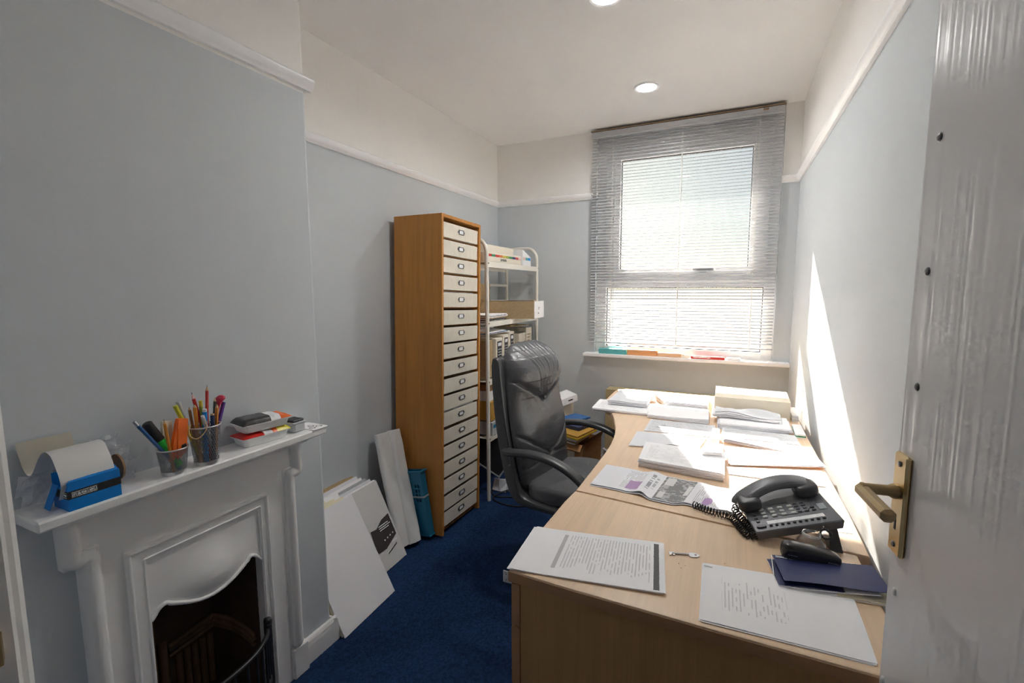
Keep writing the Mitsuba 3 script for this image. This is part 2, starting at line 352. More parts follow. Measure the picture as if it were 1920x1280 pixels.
struct('wall_hall_left'); scene['wall_hall_left'] = mikit.ply(box(-2.0, -1.9, -1.3, 0, 0, ZC), 'mat_wall')
struct('wall_hall_right'); scene['wall_hall_right'] = mikit.ply(box(.5, .6, -1.3, 0, 0, ZC), 'mat_wall')

# picture rails: a moulded section swept round the room
def rail_prof(): return [(0, -.022), (.012, -.022), (.016, -.014), (.022, -.010), (.028, .004), (.026, .014), (.018, .020), (.008, .022), (0, .022)]
def rail_mesh(a, b, n, z):
    a, b, n = np.array(a, float), np.array(b, float), np.array(n, float); P = np.array(rail_prof()); V = []
    for q in (a, b): V += [[*(q + n * s), z + t] for s, t in P]
    k = len(P); F = []
    for i in range(k):
        j = (i + 1) % k; F += [[i, j, k + j], [i, k + j, k + i]]
    F += [[0, i, i + 1] for i in range(1, k - 1)] + [[k, k + i + 1, k + i] for i in range(1, k - 1)]
    m = tri(V, F)
    if m.volume < 0: m.invert()
    return m
def trim(name, label, *ms): struct(name, label); scene[name] = mikit.ply(cat(*ms), 'mat_trim', smooth=40)
trim('trim_1', 'white picture rail on the chimney breast', rail_mesh((XB, BY0), (XB, BY1 + .02), (1, 0), 2.052), rail_mesh((XB + .0, BY1), (XL, BY1), (0, 1), 2.052))
trim('trim_2', 'white picture rail on the alcove wall', rail_mesh((XL, BY1), (XL, YW), (1, 0), 2.022))
trim('trim_3', 'white picture rail left of the window', rail_mesh((XL, YW), (WX0 - .03, YW), (0, -1), 2.022))
trim('trim_4', 'white picture rail right of the window', rail_mesh((.24, YW), (XR, YW), (0, -1), 2.022))
trim('trim_5', 'white picture rail on the right wall', rail_mesh((XR, .13), (XR, YW), (-1, 0), 2.022))
def skirt(name, ms, label=None): struct(name, label); scene[name] = mikit.ply(cat(*ms), 'mat_skirting', smooth=30)
def sk(x0, x1, y0, y1): return box(x0, x1, y0, y1, 0, .105, .006)
SKP = [(0, 0), (.020, 0), (.020, .062), (.016, .070), (.016, .080), (.010, .090), (0, .092)]
skirt('baseboard_chimney', [prism([(XB + .002 + a, b) for a, b in SKP], 1.085, BY1 + .018, 'y'), prism([(BY1 + a, b) for a, b in SKP], XL, XB + .018, 'x')], 'white moulded skirting at the foot of the chimney breast')
skirt('baseboard_left', [sk(XL, XL + .018, BY1 + .02, YW)]); skirt('baseboard_window', [sk(XL + .02, XR - .02, YW - .018, YW)]); skirt('baseboard_right', [sk(XR - .018, XR, .2, YW - .02)])

# window: outer frame, opening upper sash, fixed lower light
struct('window_1', 'white framed window behind the blind')
Y0, Y1 = 3.455, 3.525
def wf(*r): return cat(*[box(a, b, y0, y1, c, d, .004) for a, b, c, d, y0, y1 in r])
obj('frame', wf((WX0, WX0 + .075, WZ0, WZ1, Y0, Y1), (WX1 - .07, WX1, WZ0, WZ1, Y0, Y1), (WX0 + .07, WX1 - .065, 2.33, WZ1, Y0, Y1), (WX0 + .07, WX1 - .065, 1.362, 1.43, Y0, Y1), (WX0 + .07, WX1 - .065, WZ0, .935, Y0, Y1)), 'mat_upvc', 'window_1')
sx0, sx1, sz0, sz1 = WX0 + .065, WX1 - .06, 1.405, 2.345
obj('sash', wf((sx0, -.757, sz0, sz1, Y0 - .012, Y1 - .01), (.078, sx1, sz0, sz1, Y0 - .012, Y1 - .01), (-.765, .086, 2.258, sz1, Y0 - .012, Y1 - .01), (-.765, .086, sz0, 1.492, Y0 - .012, Y1 - .01)), 'mat_upvc', 'window_1')
def gasket(a, b, c, d): return cat(box(a, a + .004, 3.472, 3.482, c, d), box(b - .004, b, 3.472, 3.482, c, d), box(a, b, 3.472, 3.482, c, c + .004), box(a, b, 3.472, 3.482, d - .004, d))
obj('gasket', gasket(-.757, .078, 1.492, 2.258), 'mat_black', 'window_1'); obj('gasket', gasket(WX0 + .075, WX1 - .07, .935, 1.362), 'mat_black', 'window_1')
def pane(a, b, c, d, y=3.487): return tri([(a, y, c), (b, y, c), (b, y, d), (a, y, d)], [(0, 1, 2), (0, 2, 3)])
obj('pane', pane(-.765, .086, 1.485, 2.265), 'mat_pane', 'window_1'); obj('pane', pane(WX0 + .07, WX1 - .065, .93, 1.37), 'mat_pane', 'window_1')
obj('handle', cat(box(-.215, -.165, Y0 - .026, Y0 - .012, 1.462, 1.490, .004), box(-.255, -.125, Y0 - .045, Y0 - .024, 1.472, 1.494, .006)), 'mat_grey_plastic', 'window_1')
struct('window_sill', 'white window board below the blind'); scene['window_sill'] = mikit.ply(slab([(-.992, 3.345), (.336, 3.345), (.336, YW + .04), (-.992, YW + .04)], .861, .886, .005), 'mat_trim', smooth=30)

# outside: the eaves that shade the top of the window, a pale yard and a neighbouring roof
struct('trim_6', 'eaves boarding above the window outside'); scene['trim_6'] = mikit.ply(cat(box(-3.5, 3.0, YW + .14, 4.45, 2.60, 2.72), box(-3.5, 3.0, 4.40, 4.47, 2.586, 2.74)), 'mat_upvc')
struct('ground', 'pale paving outside'); scene['ground'] = mikit.ply(box(-60, 60, YW + .14, 90, -3.2, -3.0), 'mat_paving' if 'mat_paving' in scene else M('mat_paving', (.07, .07, .07), .9))
struct('wall_outside'); scene['wall_outside'] = mikit.ply(cat(box(-4, XL - .12, YW, YW + .14, -3, 2.72), box(XR + .12, 4, YW, YW + .14, -3, 2.72), box(-4, 4, YW, YW + .14, -3, -.06), box(-4, 4, YW, YW + .14, ZC + .08, 2.72)), M('mat_render', (.5, .49, .47), .9))
nb = thing('house', 'neighbouring flat roofed house seen through the gap under the blind', 'house')
obj('wall', box(-5.5, 4.5, 8.2, 13, -3.0, .15), 'mat_render', nb); obj('roof', cat(box(-5.7, 4.7, 8.0, 13.2, .15, .22, .01), box(-5.7, 4.7, 8.0, 8.12, .22, .30, .01)), M('mat_felt', (.10, .105, .11), .9), nb)

# ---------------------------------------------------------------- blind
bl = thing('venetian_blind', 'white slatted venetian blind hanging over the window', 'blind')
BX0, BX1, BYC = -.952, .236, 3.388
def slat():
    w, n = .0262, 8; s = np.linspace(-1, 1, n + 1); yy = s * w / 2; zz = .0042 * (1 - s * s); t = .00035
    top = np.stack([yy, zz + t / 2], 1); bot = np.stack([yy[::-1], zz[::-1] - t / 2], 1)
    return prism(np.vstack([top, bot])[::-1], BX0 + .002, BX1 - .002, 'x')
TILT = 9.5    # degrees; positive = outer edge higher
_sl = slat(); NS, PITCH, SZ0 = 69, .02045, 2.388
_v = np.array(_sl.vertices); _sl = tri(_v, _sl.faces)
if _sl.volume < 0: _sl.invert()
_sd = mikit.ply(_sl, 'mat_blind', smooth=50)
_rg = random.Random(4)
for k in range(NS):
    z = SZ0 - k * PITCH
    key = numbered(bl + '__slat')
    # positive rotation about x lifts +y (outer) edge
    scene[key] = {**_sd, 'to_world': ST().translate([0, BYC, z]).rotate([1, 0, 0], TILT + _rg.uniform(-1.2, 1.2))}
obj('headrail', cat(box(BX0, BX1, 3.362, 3.412, 2.408, 2.446, .003), box(BX0, BX1, 3.355, 3.365, 2.400, 2.412, .002)), 'mat_blind', bl)
obj('top_strip', box(BX0 - .004, BX1 + .004, 3.358, 3.416, 2.448, 2.455, .002), 'mat_brown_metal', bl, label='thin brown strip above the headrail')
obj('bottom_rail', box(BX0, BX1, BYC - .012, BYC + .012, .962, .970, .003), 'mat_blind', bl)
obj('bracket', box(.118, .148, 3.350, 3.356, 2.425, 2.437, .001), 'mat_brown_metal', bl, label='small brown cord lock on the headrail')
for x in (-.80, -.345, .105):
    for y in (BYC - .0135, BYC + .0135): obj('ladder_cord', box(x - .0022, x + .0022, y - .0004, y + .0004, .966, 2.41), 'mat_blind_cord', bl)
obj('pull_cord', cat(tube([(.085, 3.350, 2.41), (.086, 3.349, 1.9), (.086, 3.349, 1.47)], .0012, 6), lathe([(0, 0), (.005, .001), (.006, .012), (.003, .028), (0, .03)], 10, (.086, 3.349, 1.445))), 'mat_blind_cord', bl)
obj('tilt_wand', tube([(-.775, 3.352, 2.41), (-.776, 3.350, 1.7), (-.776, 3.350, 1.0)], .0018, 8), 'mat_clear_grey', bl)

# ---------------------------------------------------------------- downlights
scene['mat_lamp_face'] = {'type': 'diffuse', 'reflectance': rgb((.8, .8, .8))}
for k, (x, y) in enumerate(LIGHTS):
    d = thing('downlight', ['round recessed downlight near the blind', 'round recessed downlight at the top edge, further from the blind', 'round recessed downlight above the doorway'][k], 'light')
    a = np.linspace(-math.pi, math.pi, 9)
    obj('trim_ring', lathe([(.050, .03), (.050, .002), (.054, -.006), (.064, -.008), (.070, -.004), (.071, 0), (.058, 0), (.058, .03), (.050, .03)], 40, (x, y, ZC)), 'mat_trim', d, smooth=30)
    n = 40; an = np.arange(n) * 2 * math.pi / n
    obj('diffuser', tri([(x, y, ZC + .006)] + [(x + .0505 * math.cos(t), y + .0505 * math.sin(t), ZC + .006) for t in an], [(0, 1 + (i + 1) % n, 1 + i) for i in range(n)]), 'mat_lamp_face', d, emitter={'type': 'area', 'radiance': rgb((LAMP, LAMP * .985, LAMP * .965))})
    obj('housing', lathe([(0, .075), (.058, .075), (.058, .004)], 32, (x, y, ZC)), 'mat_trim', d)

# ---------------------------------------------------------------- door on the right, left door jamb
struct('door_1', 'white gloss painted door standing open on the right')
H0, H1 = np.array([.325, .13]), np.array([.236, .870]); DE = (H1 - H0) / np.linalg.norm(H1 - H0); DN = np.array([-DE[1], DE[0]])   # along the door, towards the room
DL = np.linalg.norm(H1 - H0)
def dput(m): return frame_put(m, (H1[0], H1[1], 0), (-DE[0], -DE[1], 0), (DN[0], DN[1], 0), (0, 0, 1))     # x = from the leading edge, y = out of the face
def dmesh(m):
    m = dput(m)
    if m.volume < 0: m.invert()
    return m
obj('leaf', dmesh(box(0, DL, -.040, 0, .01, 2.02, .003)), 'mat_door', 'door_1')
hd = obj('handle', dmesh(box(.009, .047, 0, .008, .957, 1.110, .003)), 'mat_brass', 'door_1', label='brass lever handle plate')
obj('spindle', dmesh(lathe([(0, 0), (.011, 0), (.011, .006), (.008, .012), (.0075, .040), (.0085, .046), (0, .046)], 20).apply_transform(trimesh.transformations.rotation_matrix(-math.pi / 2, (1, 0, 0))).apply_translation((.028, .008, 1.053))), 'mat_brass_dull', hd, smooth=30)
obj('lever', dmesh(box(.018, .118, .042, .060, 1.040, 1.058, .005)), 'mat_brass_dull', hd)
for z in (1.095, .972): obj('screw', dmesh(lathe([(0, 0), (.0045, 0), (.004, .0015), (0, .002)], 12).apply_transform(trimesh.transformations.rotation_matrix(-math.pi / 2, (1, 0, 0))).apply_translation((.028, .008, z))), 'mat_dark_steel', hd)
obj('keyhole', dmesh(box(.0255, .0305, .008, .0086, .995, 1.012, .0002)), 'mat_black', hd)
for z in (1.55, 1.373, 1.212): obj('screw', dmesh(lathe([(0, 0), (.006, 0), (.005, .002), (.0025, .003), (0, .003)], 14).apply_transform(trimesh.transformations.rotation_matrix(-math.pi / 2, (1, 0, 0))).apply_translation((.038, 0, z))), 'mat_dark_steel', 'door_1')
for x, z in ((.027, .897), (.016, .742)): obj('paint_drip', mv(dmesh(superell(.004, .003, .006, .8, .8, 12, 8).apply_translation((x, .0005, z)))), 'mat_trim', 'door_1', smooth=True)

struct('door_2', 'white painted door frame at the left edge with a brass keep')
obj('jamb', cat(box(DX0 - .030, DX0, -.03, .132, 0, 2.05, .003), box(DX0 - .012, DX0 + .012, .02, .055, 0, 2.02, .002)), 'mat_gloss_white', 'door_2')
obj('jamb', box(DX1, DX1 + .022, -.03, .128, 0, 2.05, .003), 'mat_gloss_white', 'door_2'); obj('head', box(DX0 - .03, DX1 + .022, -.03, .132, 2.02, 2.06, .003), 'mat_gloss_white', 'door_2')
obj('architrave', box(DX0 - .085, DX0 - .026, .130, .146, 0, 2.09, .004), 'mat_gloss_white', 'door_2')
kp = obj('keep', box(DX0 + .0, DX0 + .003, .068, .108, 1.03, 1.115, .001), 'mat_grey_plastic', 'door_2', label='grey metal keep plate')
obj('lip', prism([(DX0, .1195), (DX0 + .006, .122), (DX0 + .014, .119), (DX0 + .016, .106), (DX0 + .010, .094), (DX0, .092)][::-1], 1.098, 1.118), 'mat_brass_dull', kp, smooth=40)
# ================================================================ fireplace
fp = thing('fireplace', 'white painted fireplace with a cast iron surround and dark grate', 'fireplace')
obj('mantel_shelf', box(XB - .01, -1.238, .404, 1.147, .866, .890, .004), 'mat_gloss_white', fp)
obj('bed_moulding', cat(prism([(XB, .866), (-1.258, .866), (-1.262, .858), (-1.285, .850), (-1.30, .838), (-1.318, .832), (XB, .832)][::-1], .462, 1.112, 'y')), 'mat_gloss_white', fp)
C0 = .788
def mir(p): return [(2 * C0 - y, z) for y, z in p]
left = [(.468, .84), (.470, .722), (.500, .722), (.502, .10), (.502, 0)]
outer = left + mir(left)[::-1]
OP = [(.627, -.01), (.627, .668), (.943, .668), (.943, -.01)]
obj('surround', prism(Polygon(outer).difference(Polygon(OP)), XB, -1.334, 'x'), 'mat_gloss_white', fp)
def half(r, n=9): a = np.linspace(0, np.pi, n); return np.stack([r * np.cos(a), r * 1.25 * np.sin(a)], 1)
def corner_path(p, r=.006):
    out = [np.array(p[0], float)]
    for a, b, c in zip(p, p[1:], p[2:]):
        a, b, c = map(lambda q: np.array(q, float), (a, b, c)); d0 = (a - b) / np.linalg.norm(a - b); d1 = (c - b) / np.linalg.norm(c - b)
        for t in np.linspace(0, 1, 6): out.append((1 - t) ** 2 * (b + d0 * r) + 2 * t * (1 - t) * b + t * t * (b + d1 * r))
    return out + [np.array(p[-1], float)]
bm = [(.4845, .836), (.4845, .738), (.517, .738), (.517, .02)]
bmr = mir([(.4845, .836), (.4845, .738), (.517, .738), (.517, .128)])
for q in (bm, bmr):
    path = [(-1.334, y, z) for y, z in corner_path(q, .012)]
    obj('border_moulding', sweep(path, half(.019), (1, 0, 0)), 'mat_gloss_white', fp, smooth=50)
    path2 = [(-1.334, y + (.0185 if q is bm else -.0185), z) for y, z in corner_path([(a, b + (.0 if i in (0, 3) else .0185)) for i, (a, b) in enumerate(q)], .006)]
    obj('bead', sweep(path2, half(.0035, 6), (1, 0, 0)), 'mat_gloss_white', fp, smooth=50)
obj('end_cap', superell(.021, .0165, .016, 1, 1, 20, 14).apply_translation((-1.334, 2 * C0 - .517, .128)), 'mat_gloss_white', fp, smooth=True)
obj('plinth', box(XB, -1.322, 1.035, 1.098, 0, .112, .004), 'mat_gloss_white', fp)
# cast iron front: flat frame, raised bead, hood
obj('cast_frame', prism(Polygon([(.583, 0), (.583, .708), (.976, .708), (.976, 0)]).difference(Polygon(OP)), XB, -1.327, 'x'), 'mat_gloss_white', fp)
fr = [(-1.327, y, z) for y, z in corner_path([(.589, .0), (.589, .702), (.970, .702), (.970, .0)], .004)]
obj('frame_bead', sweep(fr, half(.006, 7), (1, 0, 0)), 'mat_gloss_white', fp, smooth=50)
fr = [(-1.327, y, z) for y, z in corner_path([(.622, .0), (.622, .673), (.948, .673), (.948, .0)], .003)]
obj('frame_bead', sweep(fr, half(.0026, 7), (1, 0, 0)), 'mat_gloss_white', fp, smooth=50)
hb = [(.626, .497), (.634, .505), (.645, .520), (.656, .527), (.668, .528), (.671, .522), (.690, .512), (.720, .497), (.750, .486), (.785, .481)]
hb = np.array(hb + [(1.570 - y, z) for y, z in hb[-2::-1]])
def hood(u, v):
    y = .626 + u * .318; zb = np.interp(y, hb[:, 0], hb[:, 1]); z = zb + (.669 - zb) * v
    bulge = .030 * np.exp(-((y - .785) / .085) ** 2 - ((z - .545) / .060) ** 2) * np.minimum(1, (.669 - z) / .05)
    return np.stack([-1.338 + .003 + bulge, y, z], 1)
m, _ = grid_solid(hood, 61, 26, (.008, 0, 0)); obj('hood', m, 'mat_gloss_white', fp, smooth=40)
lip = [(hood(np.array([(y - .626) / .318]), np.array([0.0]))[0] + (.002, 0, 0)) for y in np.linspace(.628, .942, 70)]
obj('hood_lip', tube(lip, .0055, 8), 'mat_gloss_white', fp, smooth=60)
# fire box
obj('fireback', box(-1.575, -1.562, .60, .935, 0, .68), 'mat_iron', fp)
obj('cheek', prism([(-1.562, .60), (-1.562, .742), (-1.36, .630), (-1.36, .60)], 0, .68), 'mat_rust', fp, label='brown left cheek of the fire opening')
obj('cheek', prism([(-1.562, .918), (-1.562, .97), (-1.36, .97), (-1.36, .946)][::-1], 0, .68), 'mat_iron', fp)
obj('column', tube([(-1.552, .755, 0), (-1.552, .754, .27)], .012, 14), 'mat_rust', fp, smooth=40)
for k, (dz, r) in enumerate(((.255, .008), (.239, .010), (.222, .007))):
    obj('ledge_moulding', tube([(-1.557, .772, dz - .012), (-1.555, .84, dz - .005), (-1.552, .910, dz + .004)], r, 10), 'mat_iron' if k == 1 else 'mat_rust', fp, smooth=50)
    cp = spline([(-1.552, .910, dz + .004), (-1.50, .922, dz + .004), (-1.45, .932, dz - .006), (-1.405, .938, dz - .026), (-1.385, .940, dz - .040)], 6)
    obj('ledge_moulding', tube(cp, r, 10), 'mat_rust', fp, smooth=50)
for k in range(5): obj('flute', tube([(-1.558, .800 + .0245 * k, 0), (-1.558, .800 + .0245 * k, .205)], .0105, 12), 'mat_rust', fp, smooth=50)
gr = obj('grate', cat(tube(spline([(-1.335, .628, .242), (-1.285, .68, .243), (-1.262, .76, .245), (-1.265, .85, .252), (-1.29, .91, .258), (-1.325, .945, .262)], 6), .0075, 10),
                      tube(spline([(-1.335, .628, .10), (-1.285, .68, .10), (-1.262, .76, .10), (-1.265, .85, .10), (-1.29, .91, .10), (-1.325, .945, .10)], 6), .0075, 10)), 'mat_black_iron', fp, smooth=50)
gp = spline([(-1.335, .628, .242), (-1.285, .68, .243), (-1.262, .76, .245), (-1.265, .85, .252), (-1.29, .91, .258), (-1.325, .945, .262)], 30)
for k in range(12):
    q = gp[int((k + .6) / 12 * (len(gp) - 1))]; obj('bar', tube([(q[0], q[1], q[2] - .002), (q[0], q[1], .10)], .0048, 8), 'mat_black_iron', gr, smooth=50)
obj('end_post', cat(box(-1.335, -1.312, .935, .955, .02, .283, .005), superell(.013, .011, .012, .8, .8, 14, 10).apply_translation((-1.323, .945, .287))), 'mat_black_iron', gr)
obj('hearth', box(-1.56, -1.24, .63, .945, 0, .03, .004), 'mat_iron', fp)

# ================================================================ tall drawer cabinet
cb = thing('drawer_cabinet', 'tall narrow orange wood cabinet of eighteen cream drawers', 'cabinet')
CL = lambda m: rot(m, (1, 0, 0), -1.9, (0, 2.455, 0))
cx0, cx1, cy0, cy1, ch = -1.690, -1.380, 2.037, 2.452, 1.735
obj('side_panel', CL(box(cx0, cx1, cy0, cy0 + .018, 0, ch, .0015)), 'mat_cherry', cb); obj('side_panel', CL(box(cx0, cx1, cy1 - .018, cy1, 0, ch, .0015)), 'mat_cherry', cb)
obj('top_panel', CL(box(cx0, cx1, cy0 + .018, cy1 - .018, ch - .018, ch, .0015)), 'mat_cherry', cb); obj('back_panel', CL(box(cx0, cx0 + .006, cy0 + .018, cy1 - .018, 0.01, ch - .018)), 'mat_cherry', cb)
obj('base_panel', CL(box(cx0 + .006, cx1 - .03, cy0 + .018, cy1 - .018, .004, .018)), 'mat_cherry', cb)
rg = random.Random(7)
for k in range(18):
    z1 = 1.700 - k * .0928; z0 = z1 - .079; z0 = max(z0, .02); dx = rg.uniform(-.012, -.004) + (0 if k < 8 else .003); y0, y1 = cy0 + .022, cy1 - .022; tl = rg.uniform(-.004, .004)
    F = cx1 + dx
    tray = cat(box(F - .003, F, y0, y1, z0, z1, .001), box(cx0 + .012, F - .003, y0, y0 + .003, z0, z1 - .004), box(cx0 + .012, F - .003, y1 - .003, y1, z0, z1 - .004), box(cx0 + .012, F - .003, y0, y1, z0, z0 + .003), box(cx0 + .012, cx0 + .015, y0, y1, z0, z1 - .004))
    tray = rot(tray, (0, 1, 0), rg.uniform(.3, 1.0) * (1 if k < 14 else .4), (cx0 + .02, 0, z0))
    dk = obj('drawer', CL(tray), 'mat_tray_card', cb)
    yc, zc = (y0 + y1) / 2, (z0 + z1) / 2 + .004; F2 = F + .0005; h, w = .013, .026
    hold = cat(box(F2, F2 + .003, yc - w, yc + w, zc - h, zc - h + .004), box(F2, F2 + .003, yc - w, yc + w, zc + h - .003, zc + h), box(F2, F2 + .003, yc - w, yc - w + .005, zc - h, zc + h), box(F2, F2 + .003, yc + w - .005, yc + w, zc - h, zc + h),
               box(F2, F2 + .002, yc - w - .009, yc - w, zc - .005, zc + .005), box(F2, F2 + .002, yc + w, yc + w + .009, zc - .005, zc + .005))
    rt = lambda m: rot(m, (0, 1, 0), .5, (cx0 + .02, 0, z0))
    obj('label_holder', CL(rt(hold)), 'mat_dark_steel', dk); obj('label_card', CL(rt(box(F2 - .0002, F2 + .001, yc - w + .005, yc + w - .005, zc - h + .004, zc + h - .003))), 'mat_label_white', dk)
    obj('shelf', CL(box(cx0 + .006, cx1 - .03, cy0 + .018, cy1 - .018, z0 - .0085, z0 - .0045)), 'mat_cherry', cb)
    if k in (4, 11): obj('papers', CL(box(cx0 + .03, F - .02, y0 + .012, y1 - .012, z1 - .012, z1 + .003, .001)), 'mat_paper', dk)

# ================================================================ rack and what stands on it
rk = thing('shelf_rack', 'cream metal tube shelf rack in the corner behind the drawer cabinet', 'shelf')
RX0, RX1, RY0, RY1, RZ = -1.628, -1.372, 2.565, 3.375, 1.665
R = .0125
for y in (RY0, RY1):
    rr = .085; pth = [(RX1, y, .0), (RX1, y, .8), (RX1, y, RZ - rr)] + [(RX1 - rr + rr * math.cos(a), y, RZ - rr + rr * math.sin(a)) for a in np.linspace(.15, math.pi / 2, 8)]
    pth += [(RX0 + rr - rr * math.sin(a), y, RZ - rr + rr * math.cos(a)) for a in np.linspace(0, math.pi / 2, 8)] + [(RX0, y, .8), (RX0, y, 0)]
    obj('hoop', tube(pth, R, 12), 'mat_cream_metal', rk, smooth=60)
    for z in (1.505, 1.135, .768, .40, .055):
        obj('bolt', lathe([(0, 0), (.005, 0), (.005, .003), (0, .004)], 10).apply_transform(trimesh.transformations.rotation_matrix(math.pi / 2, (0, 1, 0))).apply_translation((RX1 + R - .001, y, z + .008)), 'mat_brown_metal', rk)
for z in (1.505, 1.135, .768, .40): obj('shelf', cat(box(RX0 - .006, RX1 + .006, RY0 + .013, RY1 - .013, z, z + .004), box(RX1, RX1 + .006, RY0 + .013, RY1 - .013, z - .016, z + .018, .001), box(RX0 - .006, RX0, RY0 + .013, RY1 - .013, z - .016, z + .018, .001)), 'mat_cream_metal', rk)
obj('cross_bar', tube([(RX0, RY0, 1.385), (RX0, RY1, 1.385)], .010, 10), 'mat_cream_metal', rk, smooth=60)

# top shelf
k = thing('index_divider_box', 'cream box with a rainbow coloured edge on the top rack shelf', 'box')
obj('box', box(-1.60, -1.395, 2.62, 3.13, 1.5235, 1.590, .003), 'mat_cream', k)
cols = ['mat_red', 'mat_green_dull', 'mat_red', 'mat_orange_dull', 'mat_yellow_dull', 'mat_olive_dull', 'mat_green_dull', 'mat_navy', 'mat_red_dull', 'mat_pink_pale']
for n, c in (('mat_green_dull', (.06, .26, .12)), ('mat_orange_dull', (.55, .16, .06)), ('mat_yellow_dull', (.55, .42, .08)), ('mat_olive_dull', (.28, .34, .06)), ('mat_red_dull', (.55, .08, .10)), ('mat_pink_pale', (.70, .50, .48))): M(n, c, .6)
for i, c in enumerate(cols): obj('index_tab', box(-1.3948, -1.392, 2.62 + i * .051, 2.671 + i * .051, 1.562, 1.576), c, k)
obj('lettering', frame_put(text('DIVIDERS', .014), (-1.3945, 2.80, 1.538), (0, 1, 0), (0, 0, 1), (1, 0, 0)), 'mat_ink', k)
bk = whole('storage_box', 'cream box lying on top of the rainbow edged box', 'box', box(-1.61, -1.43, 2.66, 3.08, 1.591, 1.640, .003), 'mat_cream')
k = thing('slip_case', 'white slip case with blue and pink corners at the far end of the top shelf', 'box')
obj('case', hull([(-1.60, 3.15, 1.5235), (-1.39, 3.15, 1.5235), (-1.39, 3.30, 1.5235), (-1.60, 3.30, 1.5235), (-1.60, 3.15, 1.640), (-1.39, 3.15, 1.640), (-1.39, 3.30, 1.590), (-1.60, 3.30, 1.590)]), 'mat_label_white', k)
for i, c in enumerate(('mat_pink_pale', 'mat_teal_box', 'mat_blue')): obj('colour_patch', box(-1.3898, -1.3885, 3.16 + i * .045, 3.20 + i * .045, 1.565, 1.585), c, k)
# second shelf
k = thing('document_box', 'long brown document box with a white end label sticking out of the rack', 'box')
TB = lambda m: rotz(m, 0, (0, 0, 0))
db = [np.array(p) for p in ((-1.62, 2.86), (-1.22, 2.955), (-1.232, 3.16), (-1.64, 3.08))]
def qprism(c, z0, z1): return hull([(x, y, z) for x, y in c for z in (z0, z1)])
obj('body', qprism(db, 1.1535, 1.272), 'mat_kraft', k)
e0, e1 = np.array(db[1]), np.array(db[2]); d = (e1 - e0) / np.linalg.norm(e1 - e0); nn = np.array([d[1], -d[0]])
obj('end_label', qprism([e0 + nn * .0002, e1 + nn * .0002, e1 + nn * .003, e0 + nn * .003], 1.156, 1.272), 'mat_label_white', k, label='white end label')
obj('lettering', frame_put(cat(text('L 5', .018), mv(text('No', .010), 0, -.03, 0)), (*(e0 + d * .075 + nn * .003), 1.215), (d[0], d[1], 0), (0, 0, 1), (nn[0], nn[1], 0)), 'mat_ink', k)
pl = thing('paper_pile', 'loose white papers lying on top of the long brown document box', 'paper')
for i in range(3): obj('sheet', grid_solid(lambda u, v, i=i: quad([(-1.58 + .02 * i, 2.93, 1.2745), (-1.27 + .015 * i, 2.99, 1.2745), (-1.285, 3.13, 1.2745), (-1.60, 3.07, 1.2745)], u, v) + np.stack([0 * u, 0 * u, .002 * i + .004 * u * np.sin(3 * v + i)], 1), 8, 8, (0, 0, .0012))[0], 'mat_paper_grey' if i == 1 else 'mat_paper', pl, smooth=30)
pl = thing('paper_pile', 'pile of white papers and magazines on the middle rack shelf below the brown box', 'paper')
for i in range(7):
    o = rg.uniform(-.015, .015); obj('sheet', grid_solid(lambda u, v, i=i, o=o: quad([(-1.60 + o, 2.60, 1.1545), (-1.385 + o, 2.60, 1.1545), (-1.38 + o, 2.84 + .015 * (i % 3), 1.1545), (-1.60 + o, 2.845, 1.1545)], u, v) + np.stack([0 * u, 0 * u, .0062 * i + .004 * (u * v)], 1), 6, 6, (0, 0, .0045))[0], ['mat_paper', 'mat_ink_brown', 'mat_paper', 'mat_kraft', 'mat_paper', 'mat_paper_grey', 'mat_paper'][i], pl)
whole('folder', 'brown folder standing upright at the back of the middle rack shelf', 'folder', rot(box(-1.61, -1.595, 2.66, 3.02, 1.1535, 1.395, .002), (0, 1, 0), 1, (-1.6, 0, 1.15)), 'mat_kraft')
# third shelf: lever arch files and magazine boxes
ym = [2.655, 2.80, 2.925, 3.03]
for i in range(3):
    k = thing('lever_arch_file', ['first lever arch file with a dark label, nearest the rack post', 'second of the three dark labelled lever arch files', 'third lever arch file, beside the cream magazine boxes'][i], 'file', 'lever arch files on the lower rack shelf')
    y0, y1, zt = (2.695, 2.790, 1.035), (2.800, 2.885, 1.050), (2.895, 2.975, 1.065); y0, y1, zt = (y0, y1, zt)[i]
    obj('cover', box(-1.62, -1.378, y0, y1, .7865, zt, .003), 'mat_cream', k)
    lab = obj('spine_label', box(-1.3779, -1.376, y0 + .016, y1 - .016, zt - .215, zt - .018), 'mat_film_black', k, label='dark spine label')
    obj('title_strip', box(-1.3759, -1.3755, y0 + .024, y1 - .024, zt - .05, zt - .028), 'mat_paper_grey', lab)
    for q in range(4): obj('text_line', box(-1.3759, -1.3755, y0 + .022, y1 - .022, zt - .075 - .018 * q, zt - .069 - .018 * q), 'mat_grey_plastic', lab)
    obj('title_strip', box(-1.3759, -1.3755, y0 + .024, y1 - .024, zt - .20, zt - .155), 'mat_label_white', lab)
whole('folder', 'brown folder standing left of the lever arch files behind the rack post', 'folder', box(-1.615, -1.40, 2.60, 2.69, .7865, 1.03, .004), 'mat_kraft')
pl = thing('paper_pile', 'blue and white papers lying across the tops of the lever arch files', 'paper')
for i in range(4): obj('sheet', qprism([(-1.60, 2.60), (-1.40 + .01 * i, 2.59), (-1.39, 2.93 - .03 * i), (-1.60, 2.95)], 1.0665 + .005 * i, 1.0710 + .005 * i), ['mat_paper', 'mat_blue_dark', 'mat_paper_grey', 'mat_paper'][i], pl)
